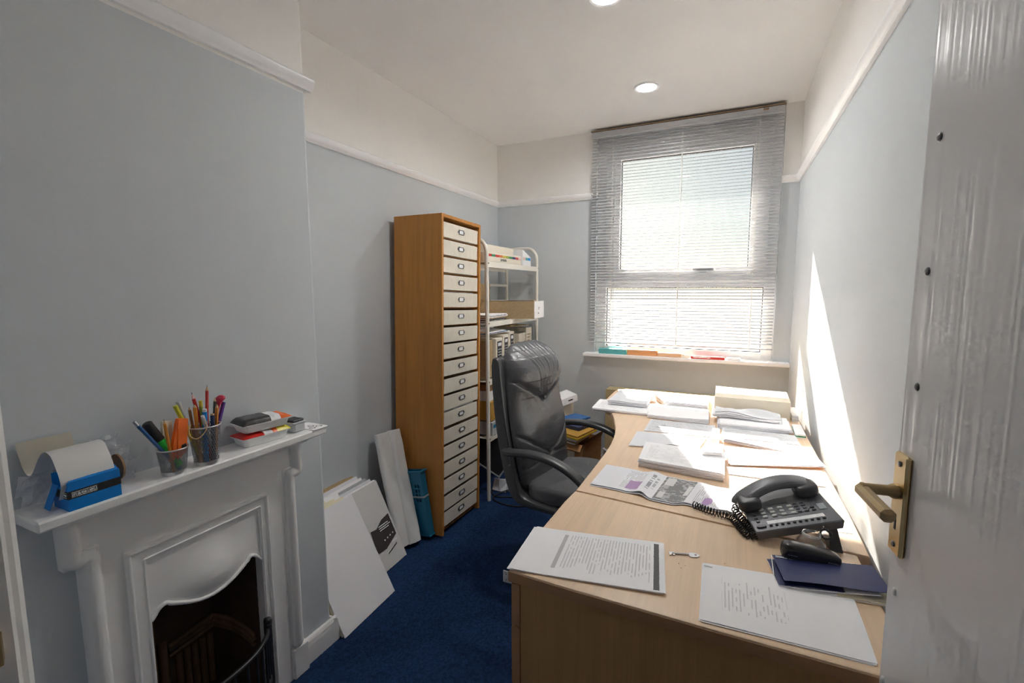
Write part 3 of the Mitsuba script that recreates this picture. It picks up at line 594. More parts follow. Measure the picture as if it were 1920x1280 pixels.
for i, (y0, y1, zt) in enumerate(((2.995, 3.115, 1.045), (3.125, 3.225, 1.075))):
    k = thing('magazine_box', ['cream magazine box between the lever arch files and another box', 'cream magazine box with printed lines at the far end of the lower rack shelf'][i], 'box')
    obj('body', cat(box(-1.62, -1.352, y0, y0 + .003, .7865, zt), box(-1.62, -1.352, y1 - .003, y1, .7865, zt), box(-1.355, -1.352, y0, y1, .7865, zt), box(-1.62, -1.617, y0, y1, .7865, zt), box(-1.62, -1.352, y0, y1, .7865, .7895)), 'mat_cream', k)
    obj('papers', box(-1.60, -1.365, y0 + .012, y1 - .012, .792, zt - .03), 'mat_kraft', k)
    for q in range(6 if i else 0): obj('text_line', box(-1.3519, -1.3512, y0 + .02, y1 - .02 - .01 * (q % 3), zt - .05 - .022 * q, zt - .045 - .022 * q), 'mat_brown', k)
fl = whole('folder', 'brown open folder lying across the tops of the magazine boxes', 'folder', cat(qprism([(-1.62, 2.93), (-1.40, 2.97), (-1.36, 3.20), (-1.60, 3.20)], 1.0925, 1.0965), box(-1.55, -1.40, 2.96, 3.05, 1.097, 1.106, .001)), 'mat_kraft')
# fourth shelf
whole('book', 'dark red book lying just under the lower rack shelf', 'book', box(-1.60, -1.385, 2.62, 2.90, .703, .745, .003), 'mat_brown')
whole('book', 'pale grey book lying below the dark red book on the rack', 'book', box(-1.60, -1.38, 2.60, 2.95, .640, .702, .003), 'mat_paper_grey')
whole('carton', 'brown carton lying on books below the two flat books on the rack', 'box', box(-1.61, -1.37, 2.60, 2.98, .512, .639, .003), 'mat_ochre')
for i, (a, b, c, l) in enumerate(((2.60, 2.66, 'mat_grey_book', 'grey book with teal title standing under the brown carton'), (2.662, 2.70, 'mat_paper_grey', 'pale book standing beside the teal titled book'), (2.702, 2.79, 'mat_cream', 'cream folder standing on the rack beside the pale book'))):
    k = thing('book', l, 'book'); obj('cover', box(-1.58, -1.36, a, b, .4195, .505 - .004 * i, .002), c, k)
    if i == 0: obj('title_strip', box(-1.3599, -1.359, a + .012, b - .012, .465, .488), 'mat_teal', k)
# framed picture leaning at the rack foot
k = thing('picture_frame', 'black picture in a thin silver frame leaning at the foot of the rack', 'picture')
def pf(a, b, c, d, th=.012):  # box in the plane of the picture: u along the lower right edge, v up
    return box(a, b, c, d, 0, th, .001)
po = np.array([-1.372, 2.705, .101]); pu = np.array([-.098, -.099, .115]); pv = np.array([.082, .080, .152]); pu /= np.linalg.norm(pu); pv -= pu * (pu @ pv); pv /= np.linalg.norm(pv); pw = np.cross(pu, pv)
PF = lambda m: (lambda q: q if q.volume > 0 else (q.invert() or q))(frame_put(m, po, pu, pv, pw))
obj('picture', PF(box(.006, .334, .006, .234, -.008, -.002)), 'mat_black', k)
obj('frame', PF(cat(box(0, .34, 0, .010, -.014, 0, .002), box(0, .34, .230, .240, -.014, 0, .002), box(0, .010, 0, .240, -.014, 0, .002), box(.330, .34, 0, .240, -.014, 0, .002))), 'mat_alu', k)
pl = thing('paper_pile', 'crumpled white papers on the floor under the black picture', 'paper')
for i, (x, y, s, c) in enumerate(((-1.375, 2.71, 1, 'mat_paper'), (-1.33, 2.735, 1, 'mat_paper_grey'), (-1.27, 2.80, 1.2, 'mat_paper'))): obj('sheet', rotz(rot(box(x - .05, x + .05, y - .006, y + .006, .003, .085 * s, .002), (1, 0, 0), -30 + 25 * i, (x, y, .0)), 30 * i, (x, y, 0)), c, pl)
whole('cable', 'thin black cable looping over the carpet beside the rack', 'cable', tube(spline([(-1.43, 2.95, .012), (-1.34, 2.80, .006), (-1.42, 2.72, .006), (-1.36, 2.63, .005), (-1.25, 2.66, .005), (-1.13, 2.64, .005), (-1.12, 2.58, .005), (-1.22, 2.545, .005), (-1.33, 2.57, .005), (-1.36, 2.62, .012), (-1.30, 2.73, .020), (-1.20, 2.82, .010)], 8), .0042, 8), 'mat_black', smooth=True)
# ================================================================ boards, roll and file box leaning in the alcove
def board(bl, br, up_dir, h, th):
    """bl, br: bottom corners on the floor (front face), leaning along up_dir"""
    bl, br = np.array([*bl, 0.0]), np.array([*br, 0.0]); u = (br - bl); w = np.linalg.norm(u); u /= w
    v = np.array(up_dir, float); v -= u * (u @ v); v /= np.linalg.norm(v); n = np.cross(u, v); n = n if n[0] > 0 else -n
    return bl, u, v, n, w, h, th
def bmesh(B, off=0, du=0, dv=0, w=None, h=None, th=None, b=.001):
    bl, u, v, n, W, H, TH = B; w = w or W; h = h or H; th = th or TH
    m = box(0, w, 0, h, -th, 0, b); m = frame_put(m, bl + n * off + u * du + v * dv, u, v, n)
    if m.volume < 0: m.invert()
    return mv(m, 0, 0, max(0, .001 - m.bounds[0][2]))
B1 = board((-1.312, 1.256), (-1.326, 1.573), (-.225, .0, .415), .474, .005)
whole('foam_board', 'large blank white foam board leaning in front of the others by the chimney breast', 'board', bmesh(B1, 0), 'mat_foam')
for i in range(4):
    whole('foam_board', ['cream edged board directly behind the front blank white board', 'second cream board behind the front blank board', 'third cream board behind the front blank board', 'white board behind the cream boards'][i], 'board', bmesh(B1, -.012 - .012 * i, -.004 * i, .006 * i, .275 - .035 * i if i < 3 else .30, .478 + .004 * i, .009), 'mat_paper_cream' if i < 3 else 'mat_paper')
B2 = board((-1.440, 1.30), (-1.462, 1.835), (-.185, .03, .375), .410, .005)
sp = thing('foam_board', 'grey white board with a dark printed picture leaning behind the blank board', 'board')
obj('board', bmesh(B2, 0), 'mat_board_grey', sp)
bl2, u2, v2, n2, W2, H2, _ = B2
def onb(m, a, b): 
    q = frame_put(m, bl2 + u2 * a + v2 * b + n2 * .0035, u2, v2, n2)
    return q if q.volume > 0 else (q.invert() or q)
pp = [(.36, .095), (.425, .092), (.52, .125), (.52, .235), (.46, .225), (.41, .200), (.37, .205)]
pr = obj('print', onb(prism(pp, 0, .0006), 0, 0), 'mat_ink_brown', sp, label='dark printed picture with white lettering')
for i, (a, b, w) in enumerate(((.425, .200, .075), (.425, .190, .085), (.425, .180, .070))): obj('lettering', onb(box(a, a + w, b, b + .004, .0006, .001), 0, 0), 'mat_label_white', pr)
for i in range(4): obj('icon', onb(box(.43 + .022 * i, .438 + .022 * i, .128 + .003 * i, .135 + .003 * i, .0006, .001), 0, 0), 'mat_label_white', pr)
obj('stroke', onb(prism([(.42, .062), (.50, .082), (.50, .088), (.43, .070)], 0, .0006), 0, 0), 'mat_ink_brown', sp)
obj('title', onb(box(.475, .515, .100, .108, .0, .0008), 0, 0), 'mat_label_white', sp)
mats = ['mat_paper', 'mat_paper_grey', 'mat_grey_book', 'mat_paper', 'mat_paper_grey', 'mat_kraft', 'mat_grey_book', 'mat_paper_grey']
for i in range(8):
    whole('foam_board', ['white board just behind the printed board', 'light grey board second behind the printed board', 'mid grey board third behind the printed board', 'white board fourth behind the printed board', 'light grey board fifth behind the printed board', 'brown board sixth behind the printed board', 'mid grey board seventh behind the printed board', 'light grey board at the very back against the alcove wall'][i], 'board',
          bmesh(B2, -.013 - .0094 * i, -.0 - .003 * i, .008 * i, W2 - .012 * i, H2 + .008 * i, .006), mats[i])
# long folded white wrap (two flat tubes)
rw = thing('paper_roll', 'tall flattened white paper roll leaning against the alcove wall beside the wooden cabinet', 'roll')
def flat_tube(p0, p1, wdir, w, d, seed, n=26):
    p0, p1, wdir = np.array(p0, float), np.array(p1, float), np.array(wdir, float); ax = (p1 - p0) / np.linalg.norm(p1 - p0); wdir -= ax * (ax @ wdir); wdir /= np.linalg.norm(wdir); nd = np.cross(ax, wdir)
    nd = nd if nd[0] > 0 else -nd
    a = np.arange(28) * 2 * np.pi / 28; V = []
    for q in range(n):
        t = q / (n - 1); c = p0 + (p1 - p0) * t; wob = .004 * (meshkit.noise(np.c_[np.cos(a) * 2 + seed, np.sin(a) * 2, np.full(28, t * 7)]) - .5)
        ca, sa = np.cos(a), np.sin(a); e = .55
        X = np.sign(ca) * np.abs(ca) ** e * (w / 2 + wob); Yd = np.sign(sa) * np.abs(sa) ** .9 * (d / 2 + wob * 1.5)
        V.append(c + X[:, None] * wdir + Yd[:, None] * nd)
    V = np.vstack(V); F, i = [], np.arange(28); j = (i + 1) % 28
    for q in range(n - 1):
        A = q * 28; F += [np.stack([A + i, A + j, A + 28 + j], 1), np.stack([A + i, A + 28 + j, A + 28 + i], 1)]
    F += [np.array([[0, k + 1, k] for k in range(1, 27)]), np.array([[(n - 1) * 28, (n - 1) * 28 + k, (n - 1) * 28 + k + 1] for k in range(1, 27)])]
    m = tri(V, np.vstack(F)); return m if m.volume > 0 else (m.invert() or m)
M('mat_wrap', mikit.proc(lambda p, n, uv: mix(P3(.78, .78, .775), P3(.55, .45, .36), smoothstep(.62, .80, fbm(p.x * 14, p.y * 14, p.z * 6)) * .6)), .6)
obj('tube', flat_tube((-1.507, 1.862, .022), (-1.672, 1.912, .590), (.12, 1, 0), .085, .045, 1), 'mat_wrap', rw, smooth=60)
obj('tube', flat_tube((-1.482, 1.922, .022), (-1.655, 1.990, .592), (.12, 1, 0), .082, .048, 5), 'mat_wrap', rw, smooth=60)
# teal file box between roll and cabinet
cr = thing('magazine_file', 'teal blue plastic magazine file with slots between the paper roll and the wooden cabinet', 'file')
def tilt(m): return rot(m, (0, 1, 0), -9, (-1.42, 0, 0))
x0, x1, y0, y1 = -1.60, -1.428, 1.992, 2.031
side = [(x1, .002), (x1, .36), (x0, .36), (x0, .002)]
holes = [[(x1 - .02 - .018 * a, .19 + .026 * b), (x1 - .02 - .018 * a, .208 + .026 * b), (x1 - .033 - .018 * a, .208 + .026 * b), (x1 - .033 - .018 * a, .19 + .026 * b)] for a in range(2) for b in range(4)]
for y in (y0, y1): obj('side', mv(tilt(prism(side, y, y + .003, 'y', holes)), 0, 0, .028), 'mat_teal', cr)
obj('front', mv(tilt(box(x1 - .003, x1, y0, y1 + .003, .002, .36, .001)), 0, 0, .028), 'mat_teal', cr); obj('back', mv(tilt(box(x0, x0 + .003, y0, y1 + .003, .002, .36, .001)), 0, 0, .028), 'mat_teal', cr)
obj('rim', mv(tilt(cat(box(x0 - .006, x1 + .008, y0 - .008, y0 + .002, .354, .362, .001), box(x1 - .002, x1 + .010, y0 - .008, y1 + .008, .354, .362, .001))), 0, 0, .028), 'mat_teal', cr)
obj('band', mv(tilt(cat(box(x1, x1 + .002, y0 - .002, y1 + .005, .215, .222), box(x1 - .08, x1 + .002, y0 - .003, y0 - .0005, .215, .222))), 0, 0, .028), 'mat_clear_grey', cr, label='clear plastic band')
obj('base', mv(tilt(box(x0, x1 + .006, y0 - .002, y1 + .005, .0, .004)), 0, 0, .028), 'mat_teal', cr)

# ================================================================ things on the mantel shelf (top z = .890)
ZM = .8902
lb = thing('label_box', 'blue cardboard box of labels with a black printed band on the mantel shelf', 'box')
lx0, lx1, ly0, ly1, lh = -1.306, -1.2425, .458, .552, .062
t = .0015
obj('body', cat(box(lx1 - t, lx1, ly0, ly1, ZM, ZM + lh, .0004), box(lx0, lx0 + t, ly0, ly1, ZM, ZM + lh + .012), box(lx0, lx1, ly0, ly0 + t, ZM, ZM + .050), box(lx0, lx1, ly1 - t, ly1, ZM, ZM + .058), box(lx0, lx1, ly0, ly1, ZM, ZM + t)), 'mat_blue', lb)
obj('flap', hull([(lx0 + .002, ly0, ZM + .052), (lx0 + .03, ly0, ZM + .052), (lx0 + .002, ly0 - .018, ZM + .004), (lx0 + .03, ly0 - .018, ZM + .004), (lx0 + .03, ly0 - .0195, ZM + .004), (lx0 + .03, ly0 - .0015, ZM + .052)]), 'mat_blue', lb)
obj('lid_edge', hull([(lx1 + .0005, ly0 + .004, ZM + lh), (lx1 + .0005, ly1 - .002, ZM + lh), (lx1 - .014, ly0 + .006, ZM + lh + .006), (lx1 - .014, ly1 - .002, ZM + lh + .008), (lx1 - .001, ly0 + .004, ZM + lh - .004), (lx1 - .001, ly1 - .002, ZM + lh - .004)]), 'mat_blue', lb)
bd = obj('band', cat(box(lx1, lx1 + .0006, ly0 - .0006, ly1 + .0006, ZM + .026, ZM + .043), box(lx0, lx1 + .0006, ly0 - .0006, ly0, ZM + .026, ZM + .043)), 'mat_black', lb, label='black band reading 250 BLANK LABELS')
tm = text('250 BLANK LABELS', .0055, .0003); sc = .044 / tm.extents[0]; tm.apply_scale([sc, 1, 1])
obj('lettering', frame_put(tm, (lx1 + .0006, ly0 + .006, ZM + .0315), (0, 1, 0), (0, 0, 1), (1, 0, 0)), 'mat_label_white', bd)
obj('rule', cat(box(lx1 + .0006, lx1 + .0009, ly0 + .006, ly0 + .050, ZM + .0292, ZM + .0301), box(lx1 + .0006, lx1 + .0009, ly0 + .006, ly0 + .050, ZM + .0388, ZM + .0397), box(lx1 - .03, lx1 - .004, ly0 - .0009, ly0 - .0006, ZM + .0292, ZM + .0301), box(lx1 - .03, lx1 - .004, ly0 - .0009, ly0 - .0006, ZM + .0388, ZM + .0397), box(lx1 - .03, lx1 - .004, ly0 - .0009, ly0 - .0006, ZM + .033, ZM + .036)), 'mat_label_white', bd)
sp_ = np.array([(-1.262, .915), (-1.2475, .945), (-1.252, .968), (-1.262, .986), (-1.276, 1.006), (-1.292, 1.016), (-1.305, 1.008), (-1.318, .988), (-1.328, .968), (-1.336, .962), (-1.344, .972), (-1.348, .996), (-1.350, 1.034)])
sp_ = spline(np.c_[sp_, np.zeros(len(sp_))], 6)[:, :2]
def strip(u, v):
    q = v * (len(sp_) - 1); x = np.interp(q, np.arange(len(sp_)), sp_[:, 0]); z = np.interp(q, np.arange(len(sp_)), sp_[:, 1])
    ya = .4505 - .028 * np.clip((v - .35) / .65, 0, 1); yb = .5455 - .030 * np.clip((v - .35) / .65, 0, 1)
    return np.stack([x, ya + (yb - ya) * u, z], 1)
m, uv = grid_solid(strip, 8, 80, (.0006, 0, .0002)); obj('label_strip', m, 'mat_label_strip', lb, smooth=True, uv=uv, label='curling silvery label strip')
obj('roll_core', rot(lathe([(0, 0), (.030, 0), (.030, .004), (0, .004)], 36), (1, 0, 0), 90).apply_translation((-1.290, .572, ZM + .052)), 'mat_brown', lb, label='dark round end of the label roll')
rr_ = np.random.RandomState(3)
wp = thing('plastic_wrap', 'torn clear plastic wrap lying behind the blue label box', 'wrap')
for q, (cy, cz, s) in enumerate(((.565, .985, .030), (.585, .955, .034), (.440, .940, .028), (.452, .922, .030), (.598, .915, .030))):
    def wr(u, v, q=q, cy=cy, cz=cz, s=s):
        P = np.c_[u * 3 + q * 9, v * 3, 0 * u]; return np.stack([-1.342 + .012 * q / 5 + .014 * (meshkit.noise(P * 1.7) - .5), cy + (u - .5) * 2 * s + .012 * (v - .5), cz + (v - .5) * 1.6 * s + .010 * (meshkit.noise(P * 2.1 + 5) - .5)], 1)
    m, _ = grid_solid(wr, 10, 10, (.0003, 0, 0)); obj('fold', m, 'mat_film_clear', wp)

def pencup(name_label, x, y, h, r0, r1):
    k = thing('pen_cup', name_label, 'cup', 'silver mesh pen cups on the mantel shelf')
    n, st = 40, 14; V, F = [], []
    def P(th, z): rr = r0 + (r1 - r0) * (z / h); return (x + rr * math.cos(th), y + rr * math.sin(th), ZM + z)
    w = .17 * 2 * math.pi / n
    for d in (1, -1):
        for i in range(n):
            b = len(V); tw = 1.1
            for s in range(st + 1):
                z = .008 + (h - .010) * s / st; th = i * 2 * math.pi / n + d * tw * s / st
                V += [P(th - w, z), P(th + w, z)]
            for s in range(st): a = b + 2 * s; F += [(a, a + 1, a + 3), (a, a + 3, a + 2)]
    obj('mesh', tri(V, F), 'mat_mesh', k)
    obj('rim', sweep([(x + r1 * math.cos(a), y + r1 * math.sin(a), ZM + h) for a in np.arange(40) * 2 * math.pi / 40], circ(.0019, 8), closed=True), 'mat_alu', k, smooth=60)
    obj('base', lathe([(0, 0), (r0 + .0005, 0), (r0 + .0022, .010), (r0 + .0012, .010), (r0 - .0005, .002), (0, .002)], 36, (x, y, ZM)), 'mat_alu', k, smooth=40)
    return k
AX, AY, BX, BY = -1.272, .680, -1.268, .760
pencup('small silver mesh pen cup, nearer to the blue label box', AX, AY, .066, .026, .034)
pencup('taller silver mesh pen cup beside the stacked trays', BX, BY, .104, .028, .038)
def pen(label, name, cat_, p0, p1, r, mat, tip=None, tipmat='mat_wood', end=None, endmat='mat_steel', n=8, group=None, lead='mat_black'):
    p0, p1 = np.array(p0, float), np.array(p1, float); L = np.linalg.norm(p1 - p0); d = (p1 - p0) / L; k = thing(name, label, cat_, group)
    b = p1 - d * (tip or end or 0)
    obj('barrel', tube([p0, (p0 + b) / 2, b], r, n), mat, k, smooth=False if n < 8 else 50)
    if tip: obj('sharpened_end', tube([b, b + d * tip * .72], [r, r * .28], n), tipmat, k); obj('lead', tube([b + d * tip * .72, p1], [r * .28, r * .05], 6), lead, k)
    if end: obj('end_cap', tube([b, p1], r * .92, n), endmat, k, smooth=50)
    return k
z0 = ZM + .006
pen('blue pen with a silver clicker leaning left out of the small cup', 'pen', 'pen', (AX + .004, AY + .012, z0), (-1.280, .606, 1.042), .0042, 'mat_blue_dark', end=.014)
k = thing('highlighter', 'green highlighter with a thick black cap in the small cup', 'marker'); d0, d1 = np.array((AX, AY + .012, z0 + .01)), np.array((-1.290, .636, 1.030)); dd = (d1 - d0) / np.linalg.norm(d1 - d0); L = np.linalg.norm(d1 - d0)
obj('barrel', tube([d0, d0 + dd * L * .60], .0105, 14), 'mat_green', k, smooth=40); obj('cap', tube([d0 + dd * L * .60, d0 + dd * (L - .003), d1], [.0118, .0112, .008], 14), 'mat_black', k, smooth=40)
pen('short orange brown pencil standing upright in the small cup', 'pencil', 'pencil', (AX + .010, AY - .006, z0), (-1.262, .661, 1.036), .0035, 'mat_orange_wood', tip=.012, n=6)
kn = thing('staple_remover', 'bright orange plastic staple remover standing in the small cup', 'tool')
ka, kb, kc = np.array((AX + .014, .676, .945)), np.array((-1.266, .706, 1.027)), None
obj('jaw', hull([(x, y, z) for x in (-1.274, -1.258) for y, z in ((.684, .925), (.706, .940), (.716, 1.024), (.694, 1.028), (.690, 1.010))]), 'mat_orange', kn); obj('jaw', hull([(x, y, z) for x in (-1.272, -1.260) for y, z in ((.668, .925), (.680, .930), (.696, 1.012), (.690, 1.020))]), 'mat_orange', kn)
obj('slot', hull([(x, y, z) for x in (-1.258, -1.2565) for y, z in ((.694, .952), (.706, .954), (.705, .962), (.696, .961))]), 'mat_black', kn)
whole('eraser', 'tan wedge eraser behind the orange tool in the small cup', 'eraser', hull([(x, y, z) for x in (-1.29, -1.280) for y, z in ((.662, .95), (.686, .95), (.690, 1.022), (.668, 1.026))]), 'mat_cardboard_light')
# rear cup
Z0 = ZM + .006; G = None
pen('red pencil with a pink tip leaning left in the taller cup', 'pencil', 'pencil', (BX + .004, BY + .012, Z0), (-1.284, .744, 1.085), .0042, 'mat_red', tip=.018, n=6, tipmat='mat_pink_pale')
pen('tallest red pencil pointing straight up in the taller cup', 'pencil', 'pencil', (BX + .006, BY - .004, Z0), (-1.280, .783, 1.098), .0042, 'mat_red', tip=.016, n=6)
pen('orange pencil at the left side of the taller cup', 'pencil', 'pencil', (BX + .006, .742, Z0), (-1.262, .736, 1.058), .0046, 'mat_orange_wood', tip=.010, n=6)
pen('thin brown pencil directly beside the orange pencil in the taller cup', 'pencil', 'pencil', (BX - .006, .744, Z0), (-1.272, .728, 1.050), .0036, 'mat_brown', tip=.008, n=6)
pen('orange pencil at the right side of the taller cup', 'pencil', 'pencil', (BX + .010, .776, Z0), (-1.262, .795, 1.046), .0045, 'mat_orange_wood', tip=.012, n=6)
pen('black pencil in front of the red rounded handle', 'pencil', 'pencil', (BX, .778, Z0), (-1.274, .798, 1.062), .0036, 'mat_black', tip=.012, n=6)
pen('yellow topped pencil near the middle of the taller cup', 'pencil', 'pencil', (BX - .002, .758, Z0), (-1.274, .759, 1.060), .0045, 'mat_olive_dull', end=.016, endmat='mat_yellow_plastic', n=6)
pen('yellow green felt pen leaning left in the taller cup', 'felt_pen', 'pen', (BX, .752, Z0), (-1.276, .697, 1.060), .0058, 'mat_yellow_plastic', end=.040, endmat='mat_lime', n=12)
pen('clear capped pen standing behind the yellow green felt pen', 'felt_pen', 'pen', (BX - .014, .752, Z0), (-1.290, .712, 1.066), .0052, 'mat_clear_grey', n=10)
pen('blue pen with a white top in the middle of the taller cup', 'pen', 'pen', (BX + .012, .752, Z0), (-1.254, .756, 1.040), .0058, 'mat_blue', end=.007, endmat='mat_white_plastic', n=12)
pen('grey pen slanting against the front of the taller cup', 'pen', 'pen', (BX + .010, .780, Z0), (-1.245, .744, 1.026), .0046, 'mat_phone_key', end=.006, endmat='mat_label_white', n=12)
pen('patterned purple pencil behind the tall red pencil', 'pencil', 'pencil', (BX - .008, .768, Z0), (-1.284, .782, 1.058), .0038, 'mat_purple', end=.006, endmat='mat_film_grey', n=6)
pen('dark purple pen leaning right in the taller cup', 'pen', 'pen', (BX - .006, .772, Z0), (-1.284, .828, 1.040), .0052, 'mat_purple', n=10)
pen('dark stub pencil with a bare wooden end in the taller cup', 'pencil', 'pencil', (BX + .018, .768, Z0), (-1.250, .773, 1.024), .0052, 'mat_navy', end=.004, endmat='mat_wood', n=8)
k = thing('scissors', 'red rounded plastic handle leaning right in the taller cup', 'scissors')
hp = spline([(-1.282, .790, .96), (-1.282, .800, 1.010), (-1.283, .812, 1.045), (-1.284, .826, 1.058)], 8)
obj('handle', sweep(hp, circ(.010, 14, .55, 1.0), (1, 0, 0), scales=np.interp(np.linspace(0, 1, len(hp)), [0, .45, .8, .95, 1], [.55, .95, 1.45, 1.3, .8])), 'mat_pink_red', k, smooth=60)
obj('blade', tube([(BX - .004, .772, Z0), (-1.282, .792, .965)], .0035, 6), 'mat_steel', k)
whole('rubber_band', 'tan rubber band hooked over the rim of the taller cup', 'rubber band', tube(spline([(-1.236, .748, 1.012), (-1.230, .742, .992), (-1.229, .728, .978), (-1.230, .714, .974), (-1.236, .704, .984), (-1.246, .7085, .998), (-1.254, .716, 1.004)], 8), .0014, 6), 'mat_rubber_band', smooth=True)

# food style trays with printed film
def tray(label, o, ang, L, W, H, film, zb):
    k = thing('sealed_tray', label, 'tray')
    def ring(sx, sy, z, r=.014, n=6):
        out = []
        for cx, cy, a0 in ((1, 1, 0), (-1, 1, 90), (-1, -1, 180), (1, -1, 270)):
            for a in np.radians(np.linspace(a0, a0 + 90, n)): out.append((cx * (sx - r) + r * math.cos(a), cy * (sy - r) + r * math.sin(a), z))
        return out
    def loft(rings):
        V = np.array(sum(rings, [])); kk = len(rings[0]); F = []; i = np.arange(kk); j = (i + 1) % kk
        for q in range(len(rings) - 1): A = q * kk; F += [np.stack([A + i, A + j, A + kk + j], 1), np.stack([A + i, A + kk + j, A + kk + i], 1)]
        F += [np.array([[0, q + 1, q] for q in range(1, kk - 1)]), np.array([[len(V) - kk, len(V) - kk + q, len(V) - kk + q + 1] for q in range(1, kk - 1)])]
        return tri(V, np.vstack(F))
    put = lambda m: rotz(mv(m, 0, 0, 0), ang).apply_translation((*o, zb))
    obj('dish', put(loft([ring(L / 2 - .012, W / 2 - .010, 0), ring(L / 2 - .010, W / 2 - .008, .002), ring(L / 2 - .003, W / 2 - .003, H - .003), ring(L / 2 + .002, W / 2 + .002, H - .002), ring(L / 2 + .002, W / 2 + .002, H)])), 'mat_white_plastic', k, smooth=40)
    for (a, b, c, hgt) in film:
        def top(u, v, a=a, b=b, hgt=hgt):
            x = (a + (b - a) * u) * L - L / 2; yy = (v - .5) * W; e = np.clip(np.minimum(v, 1 - v) / .16, 0, 1) * np.clip(np.minimum((x + L / 2) / L, 1 - (x + L / 2) / L) / .08, 0, 1)
            return np.stack([x, yy * 1.02, H + .0008 + hgt * e ** .6 + .0015 * (meshkit.noise(np.c_[x * 160, yy * 160, 0 * x]) - .5) * e], 1)
        m, _ = grid_solid(top, 14, 16, (0, 0, .0006)); obj('film', put(m), c, k, smooth=60)
    return k
tr = tray('white tray under red, white and yellow film, below the other tray', (-1.300, .948), 83, .150, .078, .028, [(0, .42, 'mat_film_red', .006), (.42, .60, 'mat_label_white', .008), (.60, .70, 'mat_film_orange', .010), (.70, 1, 'mat_film_yellow', .011)], ZM)
tr = tray('white tray under a black and orange film, on top of the other tray', (-1.300, .952), 80, .150, .082, .026, [(0, .56, 'mat_film_black', .015), (.56, .76, 'mat_label_white', .013), (.76, 1, 'mat_film_orange', .008)], ZM + .041)
k = thing('plastic_pot', 'clear grey plastic pot with a dark lid behind the stacked trays', 'pot')
obj('body', box(-1.322, -1.268, 1.040, 1.088, ZM, ZM + .034, .006), 'mat_clear_grey', k); obj('lid', box(-1.320, -1.272, 1.042, 1.086, ZM + .0345, ZM + .041, .003), 'mat_black', k); obj('rim', box(-1.325, -1.265, 1.037, 1.091, ZM + .030, ZM + .034, .002), 'mat_clear_grey', k)
k = thing('sticker_sheet', 'white sheets with dark rings at the right end of the mantel shelf', 'paper')
for i in range(2): obj('sheet', box(-1.335 + .01 * i, -1.242 + .008 * i, 1.090, 1.155 - .006 * i, ZM + .001 * i, ZM + .0008 + .001 * i), 'mat_paper', k)
for x, y in ((-1.262, 1.108), (-1.285, 1.122), (-1.262, 1.135)): obj('ring_print', mv(trimesh.creation.annulus(.007, .011, .0004, sections=28), x, y, ZM + .0021), 'mat_film_grey', k)

# ================================================================ office chair
ch = thing('office_chair', 'black leather high backed office chair with curved arms pulled out from the desk', 'chair')
CY = 2.055; CYAW = -7.0
def cput(m): return rotz(m, CYAW, (-.67, CY, 0))
prof = [(-.938, 1.042), (-.936, .94), (-.921, .77), (-.897, .63), (-.868, .50), (-.835, .425), (-.785, .395), (-.62, .392), (-.40, .400), (-.395, .415), (-.40, .425), (-.62, .422), (-.755, .430), (-.790, .450), (-.812, .510), (-.835, .63), (-.862, .77), (-.884, .94), (-.893, 1.032), (-.912, 1.054)]
prof = chaikin(prof, 1)
obj('shell', cput(slab(prof, CY - .255, CY - .215, .010, 'y')), 'mat_chair_plastic', ch, smooth=40); obj('shell', cput(slab(prof, CY + .215, CY + .255, .010, 'y')), 'mat_chair_plastic', ch, smooth=40)
obj('back_panel', cput(slab(prof, CY - .22, CY + .22, .004, 'y')), 'mat_chair_plastic', ch, smooth=40)
